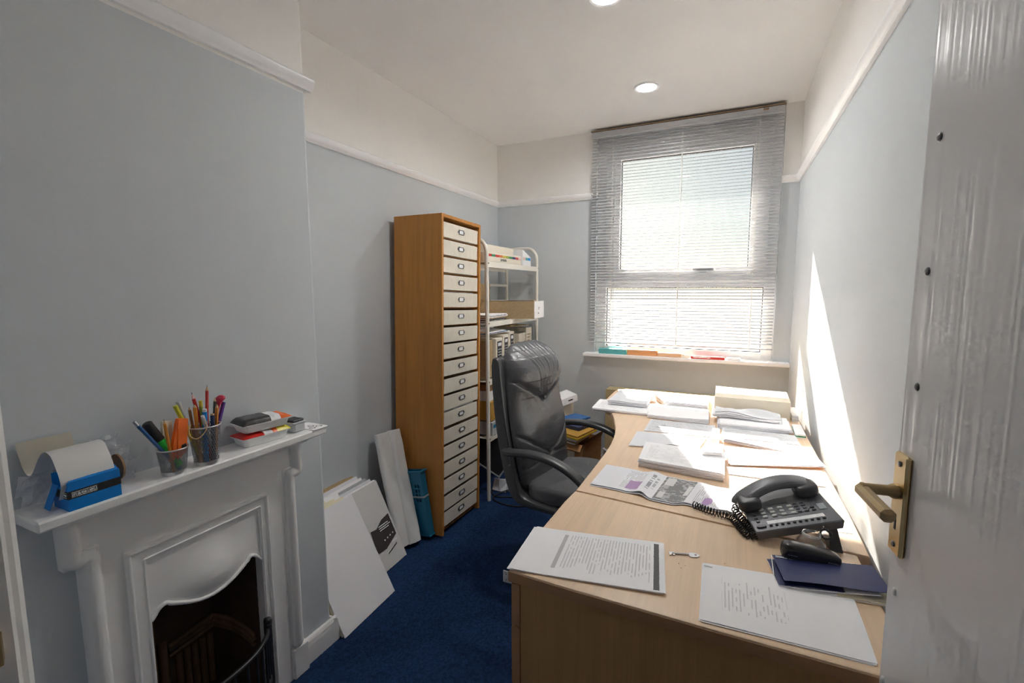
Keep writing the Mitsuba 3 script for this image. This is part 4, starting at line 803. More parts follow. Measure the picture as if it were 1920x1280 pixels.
# padded back: closed loft of rings up the back, front face quilted
def pad_back():
    nv, nu = 170, 240; V = []
    zz = np.linspace(0, 1, nv)
    cl = spline([(-.795, 0, .455), (-.815, 0, .56), (-.842, 0, .70), (-.868, 0, .84), (-.892, 0, .98), (-.916, 0, 1.100)], 30)
    for q, t in enumerate(zz):
        x, _, z = cl[min(int(t * (len(cl) - 1)), len(cl) - 1)]
        endt = np.clip((1 - t) / .20, 0, 1); endb = np.clip(t / .05, 0, 1)
        hw = .232 * (.93 + .07 * math.sin(min(t * 1.3, 1) * 3.1)) * (.40 + .60 * np.sqrt(np.maximum(0, 1 - (1 - endt) ** 2.3))) * (.92 + .08 * endb)
        th = (.050 + .066 * np.exp(-((t - .80) / .15) ** 2) + .030 * np.exp(-((t - .40) / .2) ** 2)) * (1 - (1 - endt) ** 4 * .80) * (.55 + .45 * endb)
        a = np.linspace(-1, 1, nu // 2); fr = np.sign(a) * (1 - (1 - np.abs(a)) ** 1.6)
        yf = fr * hw; un = yf / .23; edge = (1 - np.abs(fr) ** 3.2) ** .42
        front = th * edge
        # seams: V lines through two buttons
        s1 = t - (.60 + .16 * np.abs(un) ** 1.15); s2 = t - (.235 + .17 * np.abs(un) ** 1.1); s2b = t - (.235 - .05 * np.abs(un))
        for s, dp, wd in ((s1, .026, .013), (s2, .016, .012), (s2b, .006, .012)): front = front - dp * np.exp(-(s / wd) ** 2) * np.clip(edge * 1.2, 0, 1)
        b1 = np.exp(-((t - .60) / .028) ** 2 - (un / .13) ** 2); b2 = np.exp(-((t - .235) / .028) ** 2 - (un / .13) ** 2)
        front = front - .020 * b1 - .014 * b2
        # pillow pleats fanning from the upper button
        up_ = np.clip(s1 / .03, 0, 1) * np.clip((1 - t) / .05, 0, 1); fan = un / (.30 + .75 * np.clip(s1 + .03, 0, .3) / .3)
        ph = meshkit.noise(np.c_[un * 2.3 + 4, np.full(len(un), t * 2.2), 0 * un])
        for fc, fd in ((-.52, 1), (-.36, .7), (-.22, 1), (-.10, .6), (.03, 1.2), (.15, .8), (.27, 1), (.42, .7), (.58, 1)):
            front = front - up_ * .0095 * fd * np.exp(-((fan - fc - .05 * (ph - .5)) / .030) ** 2)
        lo = np.exp(-((s1 + .05) / .05) ** 2) * np.exp(-(un / .5) ** 2); front = front - .0045 * lo * np.abs(np.sin(un * 13 + t * 18))
        mid = np.exp(-((t - .40) / .10) ** 2); front = front + .003 * mid * np.sin(un * 6 - t * 22 + 3 * ph)
        front = np.maximum(front, .004 * edge)
        ring = [(x + f, y, z + .02 * f) for f, y in zip(front, yf)] + [(x - .012 * (1 - abs(f) ** 4), y, z) for f, y in zip(fr[::-1], yf[::-1])]
        V.append(ring)
    kk = len(V[0]); V = np.array(sum(V, [])); F, i = [], np.arange(kk); j = (i + 1) % kk
    for q in range(nv - 1): A = q * kk; F += [np.stack([A + i, A + j, A + kk + j], 1), np.stack([A + i, A + kk + j, A + kk + i], 1)]
    F += [np.array([[0, q + 1, q] for q in range(1, kk - 1)]), np.array([[len(V) - kk, len(V) - kk + q, len(V) - kk + q + 1] for q in range(1, kk - 1)])]
    m = tri(V, np.vstack(F)); m = m if m.volume > 0 else (m.invert() or m)
    trimesh.smoothing.filter_laplacian(m, lamb=.15, iterations=1)
    return mv(m, 0, CY, 0)
bp = obj('backrest', cput(pad_back()), 'mat_leather', ch, smooth=True)
for t_, x_, z_ in ((.60, -.800, .838), (.235, -.778, .608)): obj('button', cput(superell(.006, .010, .010, 1, 1, 14, 10).apply_translation((x_, CY, z_))), 'mat_leather', bp, smooth=True)
st_ = superell(.235, .232, .055, .45, .30, 72, 40); v = np.array(st_.vertices); rgn = np.exp(-((v[:, 0] - .0) / .22) ** 2); v[:, 2] += np.where(v[:, 2] > 0, -.016 * np.exp(-(v[:, 0] / .17) ** 2 - (v[:, 1] / .16) ** 2) + .003 * np.sin(v[:, 0] * 40 + 6 * meshkit.noise(np.c_[v[:, 0] * 6, v[:, 1] * 6, 0 * v[:, 0]])), 0); st_ = tri(v, st_.faces)
obj('seat', cput(mv(rot(st_, (0, 1, 0), -3), -.555, CY, .462)), 'mat_leather', ch, smooth=True)
obj('seat_pan', cput(slab(chaikin([(-.79, CY - .21), (-.36, CY - .22), (-.36, CY + .22), (-.79, CY + .21)], 2), .372, .405, .008)), 'mat_chair_plastic', ch, smooth=40)
for s in (-1, 1):
    ya = CY + s * .280
    ap = spline([(-.850, CY + s * .262, .640), (-.82, ya, .645), (-.72, ya, .655), (-.62, ya, .645), (-.53, ya, .612), (-.46, ya, .560), (-.425, ya, .50), (-.43, ya - s * .01, .44), (-.48, ya - s * .03, .405), (-.56, CY + s * .235, .395)], 8)
    a = np.arange(20) * 2 * np.pi / 20; pr_ = np.stack([.026 * np.sign(np.cos(a)) * np.abs(np.cos(a)) ** .7, .0145 * np.sign(np.sin(a)) * np.abs(np.sin(a)) ** .7], 1)
    tt, _, _ = frames(ap); V = []
    for q in range(len(ap)):
        side = np.array([0, 1, 0]); nrm = np.cross(side, tt[q]); nrm /= np.linalg.norm(nrm); side = np.cross(tt[q], nrm); V.append(ap[q] + pr_[:, :1] * side + pr_[:, 1:] * nrm)
    V = np.vstack(V); F, i = [], np.arange(20); j = (i + 1) % 20
    for q in range(len(ap) - 1): A = q * 20; F += [np.stack([A + i, A + j, A + 20 + j], 1), np.stack([A + i, A + 20 + j, A + 20 + i], 1)]
    F += [np.array([[0, q + 1, q] for q in range(1, 19)]), np.array([[len(V) - 20, len(V) - 20 + q, len(V) - 20 + q + 1] for q in range(1, 19)])]
    m = tri(V, np.vstack(F)); m = m if m.volume > 0 else (m.invert() or m)
    obj('armrest', cput(m), 'mat_chair_plastic', ch, smooth=50)
    for x, z in ((-.838, .575), (-.60, .408)): obj('screw', cput(superell(.006, .003, .006, 1, 1, 12, 8).apply_translation((x, CY + s * .257, z))), 'mat_dark_steel', ch, smooth=True)
obj('gas_column', lathe([(0, .09), (.030, .09), (.030, .22), (.018, .225), (.018, .372), (0, .372)], 24, (-.57, CY, 0)), 'mat_chair_plastic', ch, smooth=30)
for kx in range(5):
    a = math.radians(36 + 72 * kx); c, s = math.cos(a), math.sin(a)
    lg = obj('base_leg', tube([(-.57 + .02 * c, CY + .02 * s, .105), (-.57 + .14 * c, CY + .14 * s, .095), (-.57 + .26 * c, CY + .26 * s, .075)], [.022, .018, .014], 10), 'mat_chair_plastic', ch, smooth=50)
    for e in (-1, 1): obj('castor_wheel', rot(lathe([(0, -.008), (.022, -.008), (.025, 0), (.022, .008), (0, .008)], 20), (1, 0, 0), 90).apply_transform(trimesh.transformations.rotation_matrix(a + .6, (0, 0, 1))).apply_translation((-.57 + .26 * c - .012 * e * math.sin(a + .6), CY + .26 * s + .012 * e * math.cos(a + .6), .0255)), 'mat_black', lg, smooth=40)
# ================================================================ desk and pedestal
ZD = .725
dk_ = thing('desk', 'beech veneer wave shaped desk loaded with papers under the window', 'desk')
edge_r = [(.316, 1.298), (.319, 1.54), (.316, 1.76), (.312, 2.06), (.308, 2.5), (.305, 2.96)]
edge_l = [(-.58, 2.96), (-.632, 2.93), (-.64, 2.86), (-.636, 2.65), (-.622, 2.50), (-.592, 2.425), (-.545, 2.353), (-.510, 2.265), (-.486, 2.18), (-.459, 2.082), (-.437, 1.96), (-.424, 1.81), (-.421, 1.62), (-.421, 1.367)]
lsp = spline([(x, y, 0) for x, y in edge_l[2:]], 4)[:, :2]
dpoly = edge_r + edge_l[:2] + [tuple(q) for q in lsp]
obj('desktop', slab(dpoly, .700, ZD, .0035), 'mat_beech', dk_, smooth=35)
obj('edge_band', prism(Polygon(dpoly).buffer(.0008, join_style=2).difference(Polygon(dpoly).buffer(-.001)), .7005, .7215), 'mat_beech', dk_)
obj('leg_panel', box(.28, .300, 1.42, 2.90, 0, .699, .002), 'mat_beech_front', dk_); obj('leg_panel', box(-.60, .28, 2.90, 2.92, 0, .699, .002), 'mat_beech_front', dk_); obj('leg_panel', box(-.20, .28, 1.44, 1.46, 0, .699, .002), 'mat_beech_front', dk_)
pd = thing('desk_pedestal', 'beech drawer pedestal standing at the near end of the desk', 'drawers')
ptop = [(-.431, .896), (-.30, .8905), (.0, .886), (.284, .886), (.292, 1.0), (.294, 1.10), (.291, 1.2935), (-.4225, 1.361), (-.429, 1.28), (-.4335, 1.04)]
obj('top', slab(ptop, .698, ZD, .005), 'mat_beech', pd, smooth=35)
obj('edge_band', prism(Polygon(ptop).buffer(.0008, join_style=2).difference(Polygon(ptop).buffer(-.001)), .6985, .7205), 'mat_beech_edge', pd, label='darker edge band')
obj('body', prism([(-.405, .902), (.278, .896), (.283, 1.10), (.280, 1.285), (-.400, 1.348)], .012, .6965), 'mat_beech_front', pd)
for i, (a, b) in enumerate(((.593, .694), (.448, .590), (.303, .445), (.014, .300))):
    w = obj('drawer_front', hull([(x, y, z) for x, y in ((-.425, .900), (-.406, .900), (-.406, 1.345), (-.425, 1.345)) for z in (a, b)]), 'mat_beech_front', pd)
    obj('edge_strip', box(-.4255, -.4055, .8985, .9005, a + .001, b - .001), 'mat_beech_edge', w)
    if i: obj('handle', tube([(-.425, 1.06, (a + b) / 2), (-.445, 1.06, (a + b) / 2), (-.445, 1.19, (a + b) / 2), (-.425, 1.19, (a + b) / 2)], .005, 8), 'mat_steel', w)
lk = obj('lock_bracket', cat(box(-.447, -.425, .899, .9025, .690, .718, .001), ), 'mat_steel', pd, label='small silver bracket with screw holes')
for z in (.697, .711): obj('hole', rot(lathe([(0, 0), (.0022, 0), (0, .0005)], 12), (1, 0, 0), 90).apply_translation((-.439, .8992, z)), 'mat_black', lk)

# ---------------------------------------------------------------- papers: bundles of single sheets
rp = random.Random(11)
def pile(label, corners, z, n, dz, mats, uvc=None, jit=.004, curl=None, rise=0.0, topmat=None, name='paper_pile', cat_='paper', gap=.0002, fan=(0, 0), nn=(14, 12)):
    k = thing(name, label, cat_); c0 = np.array([(x, y) for x, y in corners], float)
    for i in range(n):
        a = math.radians(rp.uniform(-1, 1) * jit * 180); ctr = c0.mean(0); off = np.array([rp.uniform(-jit, jit) + fan[0] * i, rp.uniform(-jit, jit) + fan[1] * i]) if i < n - 1 or n == 1 else np.array([fan[0] * i, fan[1] * i])
        Rm = np.array([[math.cos(a), -math.sin(a)], [math.sin(a), math.cos(a)]]) if i < n - 1 else np.eye(2)
        q = (c0 - ctr) @ Rm.T + ctr + off; zb = z + (i + 1) * (dz + gap); cv = np.c_[q, np.full(4, zb)]
        def fn(u, v, cv=cv, i=i):
            P = quad(cv, u, v)
            if curl is not None: P[:, 2] += curl(u, v) * ((i + 1) / n)
            P[:, 2] += .0012 * (meshkit.noise(np.c_[u * 2.5 + i * 7, v * 2.5, 0 * u + z * 50]) - .3) * (i > 0)
            return P
        m, uv = grid_solid(fn, nn[0], nn[1], (0, 0, dz))
        mt = topmat if (topmat and i == n - 1) else mats[i % len(mats)]
        obj('sheet', m, mt, k, smooth=True if False else False, uv=uv)
    return k
W, GR = 'mat_paper', 'mat_paper_grey'
d1 = pile('printed letter with a dark heading bar lying over the near left corner of the pedestal', [(-.452, 1.092), (-.437, .893), (-.111, .945), (-.141, 1.150)], ZD, 4, .0005, [W], topmat='mat_page_letter', jit=.005, fan=(.004, .001), curl=lambda u, v: .004 * np.clip(.15 - v, 0, 1) * 4 + .003 * u * v, name='document', cat_='document')
d2 = pile('stapled white document with faint print on the pedestal beside the open door', [(.243, .9085), (.246, 1.137), (-.038, 1.103), (-.031, .9005)][:0] or [(.241, .9085), (.245, 1.136), (-.038, 1.102), (-.031, .9005)], ZD, 4, .0006, [W], topmat='mat_page_minutes', jit=.003, curl=lambda u, v: .003 * np.sin(3 * u) * (1 - v), name='document', cat_='document')
whole('staple', 'thin staple across the corner of the faintly printed document', 'staple', box(-.034, -.016, 1.0885, 1.0893, ZD + .0042, ZD + .0048), 'mat_steel') if False else obj('staple', box(-.034, -.016, 1.0882, 1.0894, ZD + .0046, ZD + .0054), 'mat_grey_plastic', d2)
# brochures near the door
for i, (dx, dy, lab) in enumerate(((-.010, -.003, 'navy blue brochure underneath the titled one'), (.0, 0, 'navy blue brochure with a small white title beside the door'))):
    k = thing('brochure', lab, 'brochure'); cv = [(.262 + dx, 1.078 + dy), (.300 + dx, 1.198 + dy), (.106 + dx, 1.182 + dy), (.118 + dx, 1.100 + dy)]
    cv = [(.122 + dx, 1.078 + dy), (.312 + dx * 2, 1.108 + dy), (.298 + dx, 1.206 + dy), (.106 + dx, 1.176 + dy)]
    z = ZD + .0062 + .0085 * i if i else ZD + .0040
    if i == 0: obj('pages', grid_solid(lambda u, v: quad([(*q, z + .003) for q in cv], u, v) + np.stack([0 * u, 0 * u, .010 * u * u], 1), 12, 6, (0, 0, .0025))[0], W, k)
    m, uv = grid_solid(lambda u, v: quad([(*q, z + .0036) for q in cv], u, v) + np.stack([0 * u, 0 * u, .010 * u * u + .003 * np.sin(u * 5)], 1), 16, 8, (0, 0, .0006)); obj('cover', m, 'mat_brochure', k, smooth=False)
    if i: obj('title', rotz(text('SAVIRES', .007, .0004), 180 + 9).apply_translation((.152, 1.176, z + .0063)), 'mat_label_white', k); obj('spine', box(.1035, .1048, 1.095, 1.175, z, z + .0040), 'mat_label_white', k)
pile('stack of cream edged pages under the navy brochures by the door', [(.215, 1.085), (.318, 1.098), (.310, 1.195), (.250, 1.185)], ZD, 3, .0018, ['mat_paper_cream', W], jit=.002, name='booklet', cat_='booklet')
# leaflet with three folded panels
k = thing('leaflet', 'folded newsprint leaflet with a grey photo and purple panels across the desk', 'leaflet')
def lf(u, v):
    c = [(-.392, 1.424), (.040, 1.388), (.082, 1.552), (-.385, 1.612)]; P = quad([(*q, ZD + .004) for q in c], u, v)
    P[:, 2] += .010 * np.exp(-((u - .37) / .05) ** 2) + .004 * np.exp(-((u - .68) / .05) ** 2) + .004 * np.exp(-((u - .93) / .06) ** 2) + .002 * np.sin(u * 9) ** 2; P[:, 1] += .018 * np.clip((u - .38) / .06, 0, 1) * (1 - v) * -1 * np.clip((.66 - u) / .06, 0, 1); return P
m, uv = grid_solid(lf, 60, 10, (0, 0, .0005)); obj('front_page', m, 'mat_page_leaflet', k, smooth=True, uv=uv)
m, uv = grid_solid(lambda u, v: lf(u, v) * [1, 1, 1] - np.stack([0 * u, .006 + 0 * u, .0030 + .55 * np.maximum(lf(u, v)[:, 2] - ZD - .006, 0)], 1), 40, 6, (0, 0, .0005)); obj('back_page', m, GR, k, smooth=True)
# big stack in the middle of the desk
pile('thick stack of white pages in the middle of the desk', [(-.280, 1.650), (-.004, 1.622), (-.004, 1.842), (-.288, 1.850)], ZD, 9, .0030, [W, GR, W, W], topmat='mat_page_faint', jit=.003, name='paper_stack')
whole('card_pack', 'small white pack lying on the back right of the thick page stack', 'box', hull([(x, y, z) for x, y in ((-.078, 1.782), (-.012, 1.790), (-.008, 1.895), (-.072, 1.905)) for z in (ZD + .0302, ZD + .043)]), 'mat_label_white')
pile('plastic sleeve of papers with a wavy front edge behind the thick stack', [(-.352, 1.855), (-.100, 1.905), (-.075, 2.075), (-.356, 2.060)], ZD, 4, .0010, [W, GR], jit=.004, curl=lambda u, v: .016 * np.exp(-((u - .62) / .22) ** 2) * (1 - v * .7), name='plastic_sleeve', cat_='sleeve')
k = pile('sheet of pale newsprint with a small grey picture in front of the large envelopes', [(-.334, 2.090), (-.050, 2.110), (-.050, 2.300), (-.336, 2.290)], ZD, 2, .0010, [GR, 'mat_page_news'], topmat='mat_page_news', jit=.002, name='newspaper', cat_='newspaper')
obj('picture', hull([(x, y, z) for x, y in ((-.295, 2.16), (-.225, 2.135), (-.215, 2.185), (-.27, 2.21)) for z in (ZD + .0034, ZD + .0042)]), 'mat_grey_plastic', k)
whole('staple_box', 'small white box standing on edge between the two rows of papers', 'box', box(-.056, -.026, 1.945, 2.10, ZD + .0032, ZD + .046, .002), 'mat_label_white')
pile('large white envelopes in the sun at the back of the desk', [(-.352, 2.310), (-.078, 2.298), (-.088, 2.540), (-.368, 2.545)], ZD, 5, .0035, [W, W, GR], jit=.005, curl=lambda u, v: .008 * u * (1 - v) * u, name='envelope_stack', cat_='envelopes')
pile('white papers stacked behind the large envelopes', [(-.300, 2.552), (-.095, 2.548), (-.100, 2.800), (-.385, 2.745)], ZD, 7, .0048, [W, W, GR], jit=.004, name='envelope_stack', cat_='envelopes')
pile('printed letters overhanging the left edge of the desk', [(-.640, 2.335), (-.362, 2.345), (-.366, 2.572), (-.655, 2.560)], ZD, 4, .0030, [W, GR, W], topmat='mat_page_faint', jit=.006, curl=lambda u, v: .004 * (1 - u) * (1 - v), name='letter_bundle', cat_='letters')
pile('bundle of envelopes on top of the overhanging letters', [(-.585, 2.445), (-.385, 2.452), (-.388, 2.715), (-.580, 2.715)], ZD + .0175, 4, .0047, [GR, W, W], jit=.005, curl=lambda u, v: .003 * np.sin(u * 6), name='letter_bundle', cat_='letters')
# right hand row
pile('lower pages of the crumpled pile beside the white carton', [(-.030, 2.265), (.250, 2.280), (.248, 2.480), (-.040, 2.480)], ZD, 6, .0040, [GR, W, 'mat_page_news', GR], jit=.012, name='paper_stack')
pile('crumpled white papers topping the pile beside the white carton', [(-.055, 2.362), (.215, 2.355), (.222, 2.500), (-.056, 2.480)], ZD + .026, 5, .0030, [W, GR, W], jit=.010, curl=lambda u, v: .020 * np.exp(-((u - .25) / .3) ** 2) * (1 - v) + .008 * np.sin(u * 7) * np.sin(v * 5) + .012 * (1 - u) * v, name='paper_stack')
pile('grey printed newspaper in front of the crumpled pile', [(-.022, 2.120), (.266, 2.132), (.262, 2.262), (-.020, 2.262)], ZD, 3, .0022, [GR, 'mat_page_news'], topmat='mat_page_news', jit=.004, name='newspaper', cat_='newspaper')
pile('folded white sheet with a raised front edge before the grey newspaper', [(-.012, 2.050), (.296, 2.000), (.306, 2.112), (-.010, 2.112)], ZD, 3, .0020, [W, GR], topmat=W, jit=.003, curl=lambda u, v: .014 * np.clip(1 - u * 1.3, 0, 1) * (1 - v), name='document', cat_='document')
pile('large white sheets fanned out towards the right wall', [(.010, 1.786), (.312, 1.885), (.298, 1.995), (-.008, 1.992)], ZD, 5, .0016, [W, 'mat_orange_card', W, W], jit=.006, curl=lambda u, v: .004 * u, name='document', cat_='document')
pile('white sheet lying nearest the telephone in the sun', [(.012, 1.700), (.290, 1.712), (.300, 1.862), (.004, 1.770)], ZD, 2, .0010, [W], jit=.002, name='document', cat_='document')
pile('small white and green notes in the far right corner of the desk', [(.262, 2.250), (.300, 2.252), (.300, 2.42), (.264, 2.41)], ZD, 4, .0040, [W, 'mat_green_dull', W, W], jit=.004, name='note_pile')
# white carton on the far end of the desk
k = thing('carton', 'cream cardboard box lid with notched front on the far right of the desk', 'box')
cbx = [(-.062, 2.515), (.266, 2.510), (.272, 2.775), (-.066, 2.800)]
obj('lid', qprism(cbx, ZD + .0005, ZD + .092), 'mat_cardboard_light', k); obj('flap', qprism([(-.061, 2.5135), (.10, 2.5115), (.10, 2.5125), (-.061, 2.5145)], ZD + .02, ZD + .080), 'mat_cardboard_light', k); obj('flap', qprism([(.10, 2.5115), (.265, 2.5085), (.265, 2.5095), (.10, 2.5125)], ZD + .01, ZD + .086), 'mat_cardboard_light', k)
pile('few sheets of paper on the desk against the right wall beside the carton', [(.276, 2.52), (.302, 2.52), (.302, 2.70), (.278, 2.70)], ZD, 5, .0060, [W, GR], jit=.003, name='note_pile')
# key, crumbs
k = thing('key', 'silver key lying on the pedestal between two documents', 'key'); kz = ZD + .0004
kd = np.array([.058, .016]); kd /= np.linalg.norm(kd); KP = lambda m: frame_put(m, (-.112, 1.114, kz), (kd[0], kd[1], 0), (-kd[1], kd[0], 0), (0, 0, 1))
bow = Polygon([(.054 + .0125 * math.cos(a) + .002 * math.cos(2 * a), .0095 * math.sin(a)) for a in np.linspace(0, 2 * math.pi, 28)[:-1]]).difference(Polygon([(.060 + .003 * math.cos(a), .0026 * math.sin(a)) for a in np.linspace(0, 2 * math.pi, 16)[:-1]]))
obj('bow', KP(prism(bow, 0, .0022)), 'mat_steel', k); obj('shank', KP(tube([(.006, 0, .002), (.045, 0, .002)], .0021, 10)), 'mat_steel', k); obj('bit', KP(prism([(0, -.008), (.004, -.008), (.004, -.004), (.008, -.004), (.008, -.008), (.012, -.008), (.012, .005), (0, .005)], .0004, .0026)), 'mat_steel', k)
for i, (x, y) in enumerate(((-.087, 1.080), (-.073, 1.077), (-.080, 1.064), (.008, 1.124))): whole('crumb', 'tiny dark crumb on the pedestal near the key', 'crumb', superell(.0012, .001, .0008, 1, 1, 6, 5).apply_translation((x, y, ZD + .0008)), 'mat_brown', group='crumbs near the key')

# ---------------------------------------------------------------- telephone
ph = thing('telephone', 'dark grey desk telephone with a handset and rows of keys', 'telephone')
FL, FR = np.array([.076, 1.250, .752]), np.array([.262, 1.298, .802]); ex = (FR - FL); PW = np.linalg.norm(ex); ex /= PW
dvec = np.array([-.035, .170, .022]); dvec -= ex * (ex @ dvec); PD = .178; ey = dvec / np.linalg.norm(dvec); ez = np.cross(ex, ey)
PP = lambda m: frame_put(m, FL, ex, ey, ez)
def pq(m): q = PP(m); return q if q.volume > 0 else (q.invert() or q)
obj('base', pq(hull([(a, b, c) for a, b in ((0, 0), (PW, 0), (PW, PD), (0, PD)) for c in (0,)] + [(.004, .004, -.022), (PW - .004, .004, -.022), (PW - .006, PD - .004, -.034), (.006, PD - .004, -.034)] + [(.002, .002, .002), (PW - .002, .002, .002), (PW - .002, PD - .002, .002), (.002, PD - .002, .002)])), 'mat_phone', ph)
obj('panel', pq(slab(chaikin([(.052, .050), (.158, .050), (.158, .128), (.052, .128)], 2), .002, .0032, .001)), 'mat_phone', ph)
obj('stand', hull([(.236, 1.285, ZD + .001), (.262, 1.285, ZD + .001), (.225, 1.43, ZD + .001), (.250, 1.43, ZD + .001), (.232, 1.30, .772), (.250, 1.30, .776), (.222, 1.43, .785), (.245, 1.43, .788)]), 'mat_phone_dark', ph)
obj('stand', hull([(.075, 1.30, ZD + .001), (.098, 1.30, ZD + .001), (.065, 1.43, ZD + .001), (.09, 1.43, ZD + .001), (.075, 1.32, .733), (.098, 1.32, .736), (.065, 1.43, .745), (.09, 1.43, .748)]), 'mat_phone_dark', ph)
for r in range(3):
    for c in range(4): obj('key', pq(mv(box(0, .0125, 0, .0085, .0015, .0058, .0015), .034 + .0225 * c, .050 + .0150 * r, 0)), 'mat_phone_key', ph)
for r in range(4):
    for c in range(3):
        if c == 2 and r > 1: continue
        obj('function_key', pq(mv(box(0, .0095, 0, .0055, .0015, .005, .0012), .118 + .0165 * c, .052 + .0115 * r, 0)), 'mat_phone_dark', ph)
for r in range(3): obj('side_key', pq(mv(box(0, .008, 0, .006, .0015, .005, .0012), .014, .036 + .014 * r, 0)), 'mat_phone_dark', ph)
obj('hold_key', pq(slab(chaikin([(.008, .012), (.030, .012), (.030, .022), (.008, .022)], 2), .0015, .006, .001)), 'mat_phone_dark', ph)
ls = obj('label_strip', pq(box(.036, .168, .024, .037, .0018, .0028)), 'mat_label_white', ph, label='long white label strip')
for c in range(10): obj('line_key', pq(mv(superell(.0038, .0028, .003, .8, .8, 12, 8), .041 + .0135 * c, .0165, .003)), 'mat_phone_dark', ph, smooth=True)
obj('display', pq(box(.060, .112, .100, .121, .0028, .0042, .001)), 'mat_lcd', ph); obj('display', pq(box(.168, .186, .052, .078, .0018, .0036, .001)), 'mat_screen', ph, label='pale grey display at the right of the keys'); obj('speed_card', pq(box(.118, .130, .100, .124, .0018, .0030)), 'mat_label_white', ph)
# handset: arched grip with two deep ends
hp = [PP(tri([(a, b, c)], np.zeros((0, 3), int))).vertices[0] for a, b, c in spline([(.002, .112, .008), (.010, .117, .022), (.045, .128, .035), (.090, .138, .041), (.135, .142, .037), (.168, .140, .024), (.178, .136, .008)], 8)]
a = np.arange(24) * 2 * np.pi / 24; pr_ = np.stack([.0215 * np.sign(np.cos(a)) * np.abs(np.cos(a)) ** .6, .0115 * np.sign(np.sin(a)) * np.abs(np.sin(a)) ** .7], 1)
hs = obj('handset', sweep(hp, pr_, tuple(ez), scales=np.interp(np.linspace(0, 1, len(hp)), [0, .12, .3, .7, .88, 1], [1.25, 1.25, 1.1, 1.1, 1.25, 1.25])), 'mat_phone', ph, smooth=50)
for x, y in ((.018, .104), (.166, .128)): obj('ear_piece', pq(mv(superell(.029, .027, .016, .5, .6, 28, 16), x, y, .019)), 'mat_phone_dark', hs, smooth=True)
cp_ = spline([(.062, 1.372, .772), (.045, 1.392, .764), (.030, 1.375, .748), (.050, 1.340, .738), (.066, 1.305, .735), (.074, 1.275, .734), (.060, 1.268, .734), (.046, 1.290, .735), (.034, 1.322, .735), (.020, 1.350, .736), (.000, 1.362, .735), (-.024, 1.366, .735), (-.052, 1.378, .735), (-.078, 1.392, .734)], 30)
Ls = np.r_[0, np.cumsum(np.linalg.norm(np.diff(cp_, axis=0), axis=1))]; ns = 1500; s = np.linspace(0, Ls[-1], ns); c3 = np.stack([np.interp(s, Ls, cp_[:, i]) for i in range(3)], 1); tt, S_, W_ = frames(c3); an = s / .0085 * 2 * np.pi
whole('coiled_cord', 'black coiled telephone cord tangled beside the telephone', 'cord', tube(c3 + .0085 * (np.cos(an)[:, None] * S_ + np.sin(an)[:, None] * W_), .0017, 5), 'mat_black_gloss', smooth=True)
# jar of paper clips, ring, stapler
jr = thing('glass_jar', 'small round glass jar of paper clips in front of the telephone', 'jar'); jx, jy = .190, 1.246; jz = ZD + .0005
obj('glass', lathe([(0, 0), (.024, 0), (.030, .006), (.0325, .018), (.031, .032), (.023, .043), (.018, .048), (.0185, .056), (.0165, .056), (.0162, .048), (.021, .0425), (.0285, .031), (.030, .018), (.027, .007), (.022, .003), (0, .003)], 36, (jx, jy, jz)), 'mat_glass', jr, smooth=40)
obj('thread', cat(*[sweep([(jx + .0186 * math.cos(t), jy + .0186 * math.sin(t), jz + zz) for t in np.arange(32) * 2 * math.pi / 32], circ(.0008, 6), closed=True) for zz in (.050, .0535)]), 'mat_clear_grey', jr)
rc = random.Random(2)
for i in range(18):
    rr = .024 * math.sqrt(rc.random()); th = rc.random() * 6.28; z = jz + .006 + rc.random() * .014; x, y = jx + rr * math.cos(th) * .85, jy + rr * math.sin(th) * .85; a = rc.random() * 6.28; L = .008
    whole('paper_clip', 'coloured paper clip in the small glass jar', 'paper clip', tube([(x - L * math.cos(a) * .5, y - L * math.sin(a) * .5, z - .001), (x + L * math.cos(a) * .5, y + L * math.sin(a) * .5, z + .001), (x + L * .4 * math.cos(a) - .002 * math.sin(a), y + L * .4 * math.sin(a) + .002 * math.cos(a), z + .0012), (x - L * .3 * math.cos(a) - .002 * math.sin(a), y - L * .3 * math.sin(a) + .002 * math.cos(a), z)], .0006, 5), ['mat_clips', 'mat_clips_red', 'mat_steel', 'mat_orange'][i % 4], group='paper clips in the jar')
whole('key_ring', 'dark looped ring leaning between the jar and the telephone', 'ring', cat(rot(sweep([(.011 * math.cos(t), .011 * math.sin(t), 0) for t in np.arange(28) * 2 * math.pi / 28], circ(.0022, 8), closed=True), (1, 0, 0), 62).apply_translation((.221, 1.262, .777)), rot(sweep([(.008 * math.cos(t), .008 * math.sin(t), 0) for t in np.arange(28) * 2 * math.pi / 28], circ(.0018, 8), closed=True), (0, 1, 0), 40).apply_translation((.222, 1.264, .787))), 'mat_black_gloss', smooth=50)
sp2 = thing('stapler', 'black rounded stapler lying in front of the glass jar', 'stapler')
SA = lambda m: rotz(m, 8, (0, 0, 0)).apply_translation((.182, 1.192, ZD))
obj('base', SA(slab(chaikin([(-.056, -.018), (.050, -.018), (.056, 0), (.050, .018), (-.056, .018)], 2), .0006, .010, .003)), 'mat_black', sp2, smooth=40)
tp = superell(.059, .0195, .0200, .55, .45, 40, 22); v = np.array(tp.vertices); v[:, 2] *= 1 - .25 * (v[:, 0] / .06); tp = tri(v, tp.faces)
obj('body', SA(mv(rot(tp, (0, 1, 0), 4), 0, 0, .0285)), 'mat_black_gloss', sp2, smooth=True); obj('chrome_line', SA(mv(rot(cat(box(-.05, .05, -.0192, -.0186, .0, .0012)), (0, 1, 0), 4), 0, 0, .027)), 'mat_steel', sp2)
obj('lettering', SA(frame_put(text('NEY', .009, .0004), (.028, -.0186, .0042), (1, 0, 0), (0, 0, 1), (0, -1, 0))), 'mat_label_white', sp2)
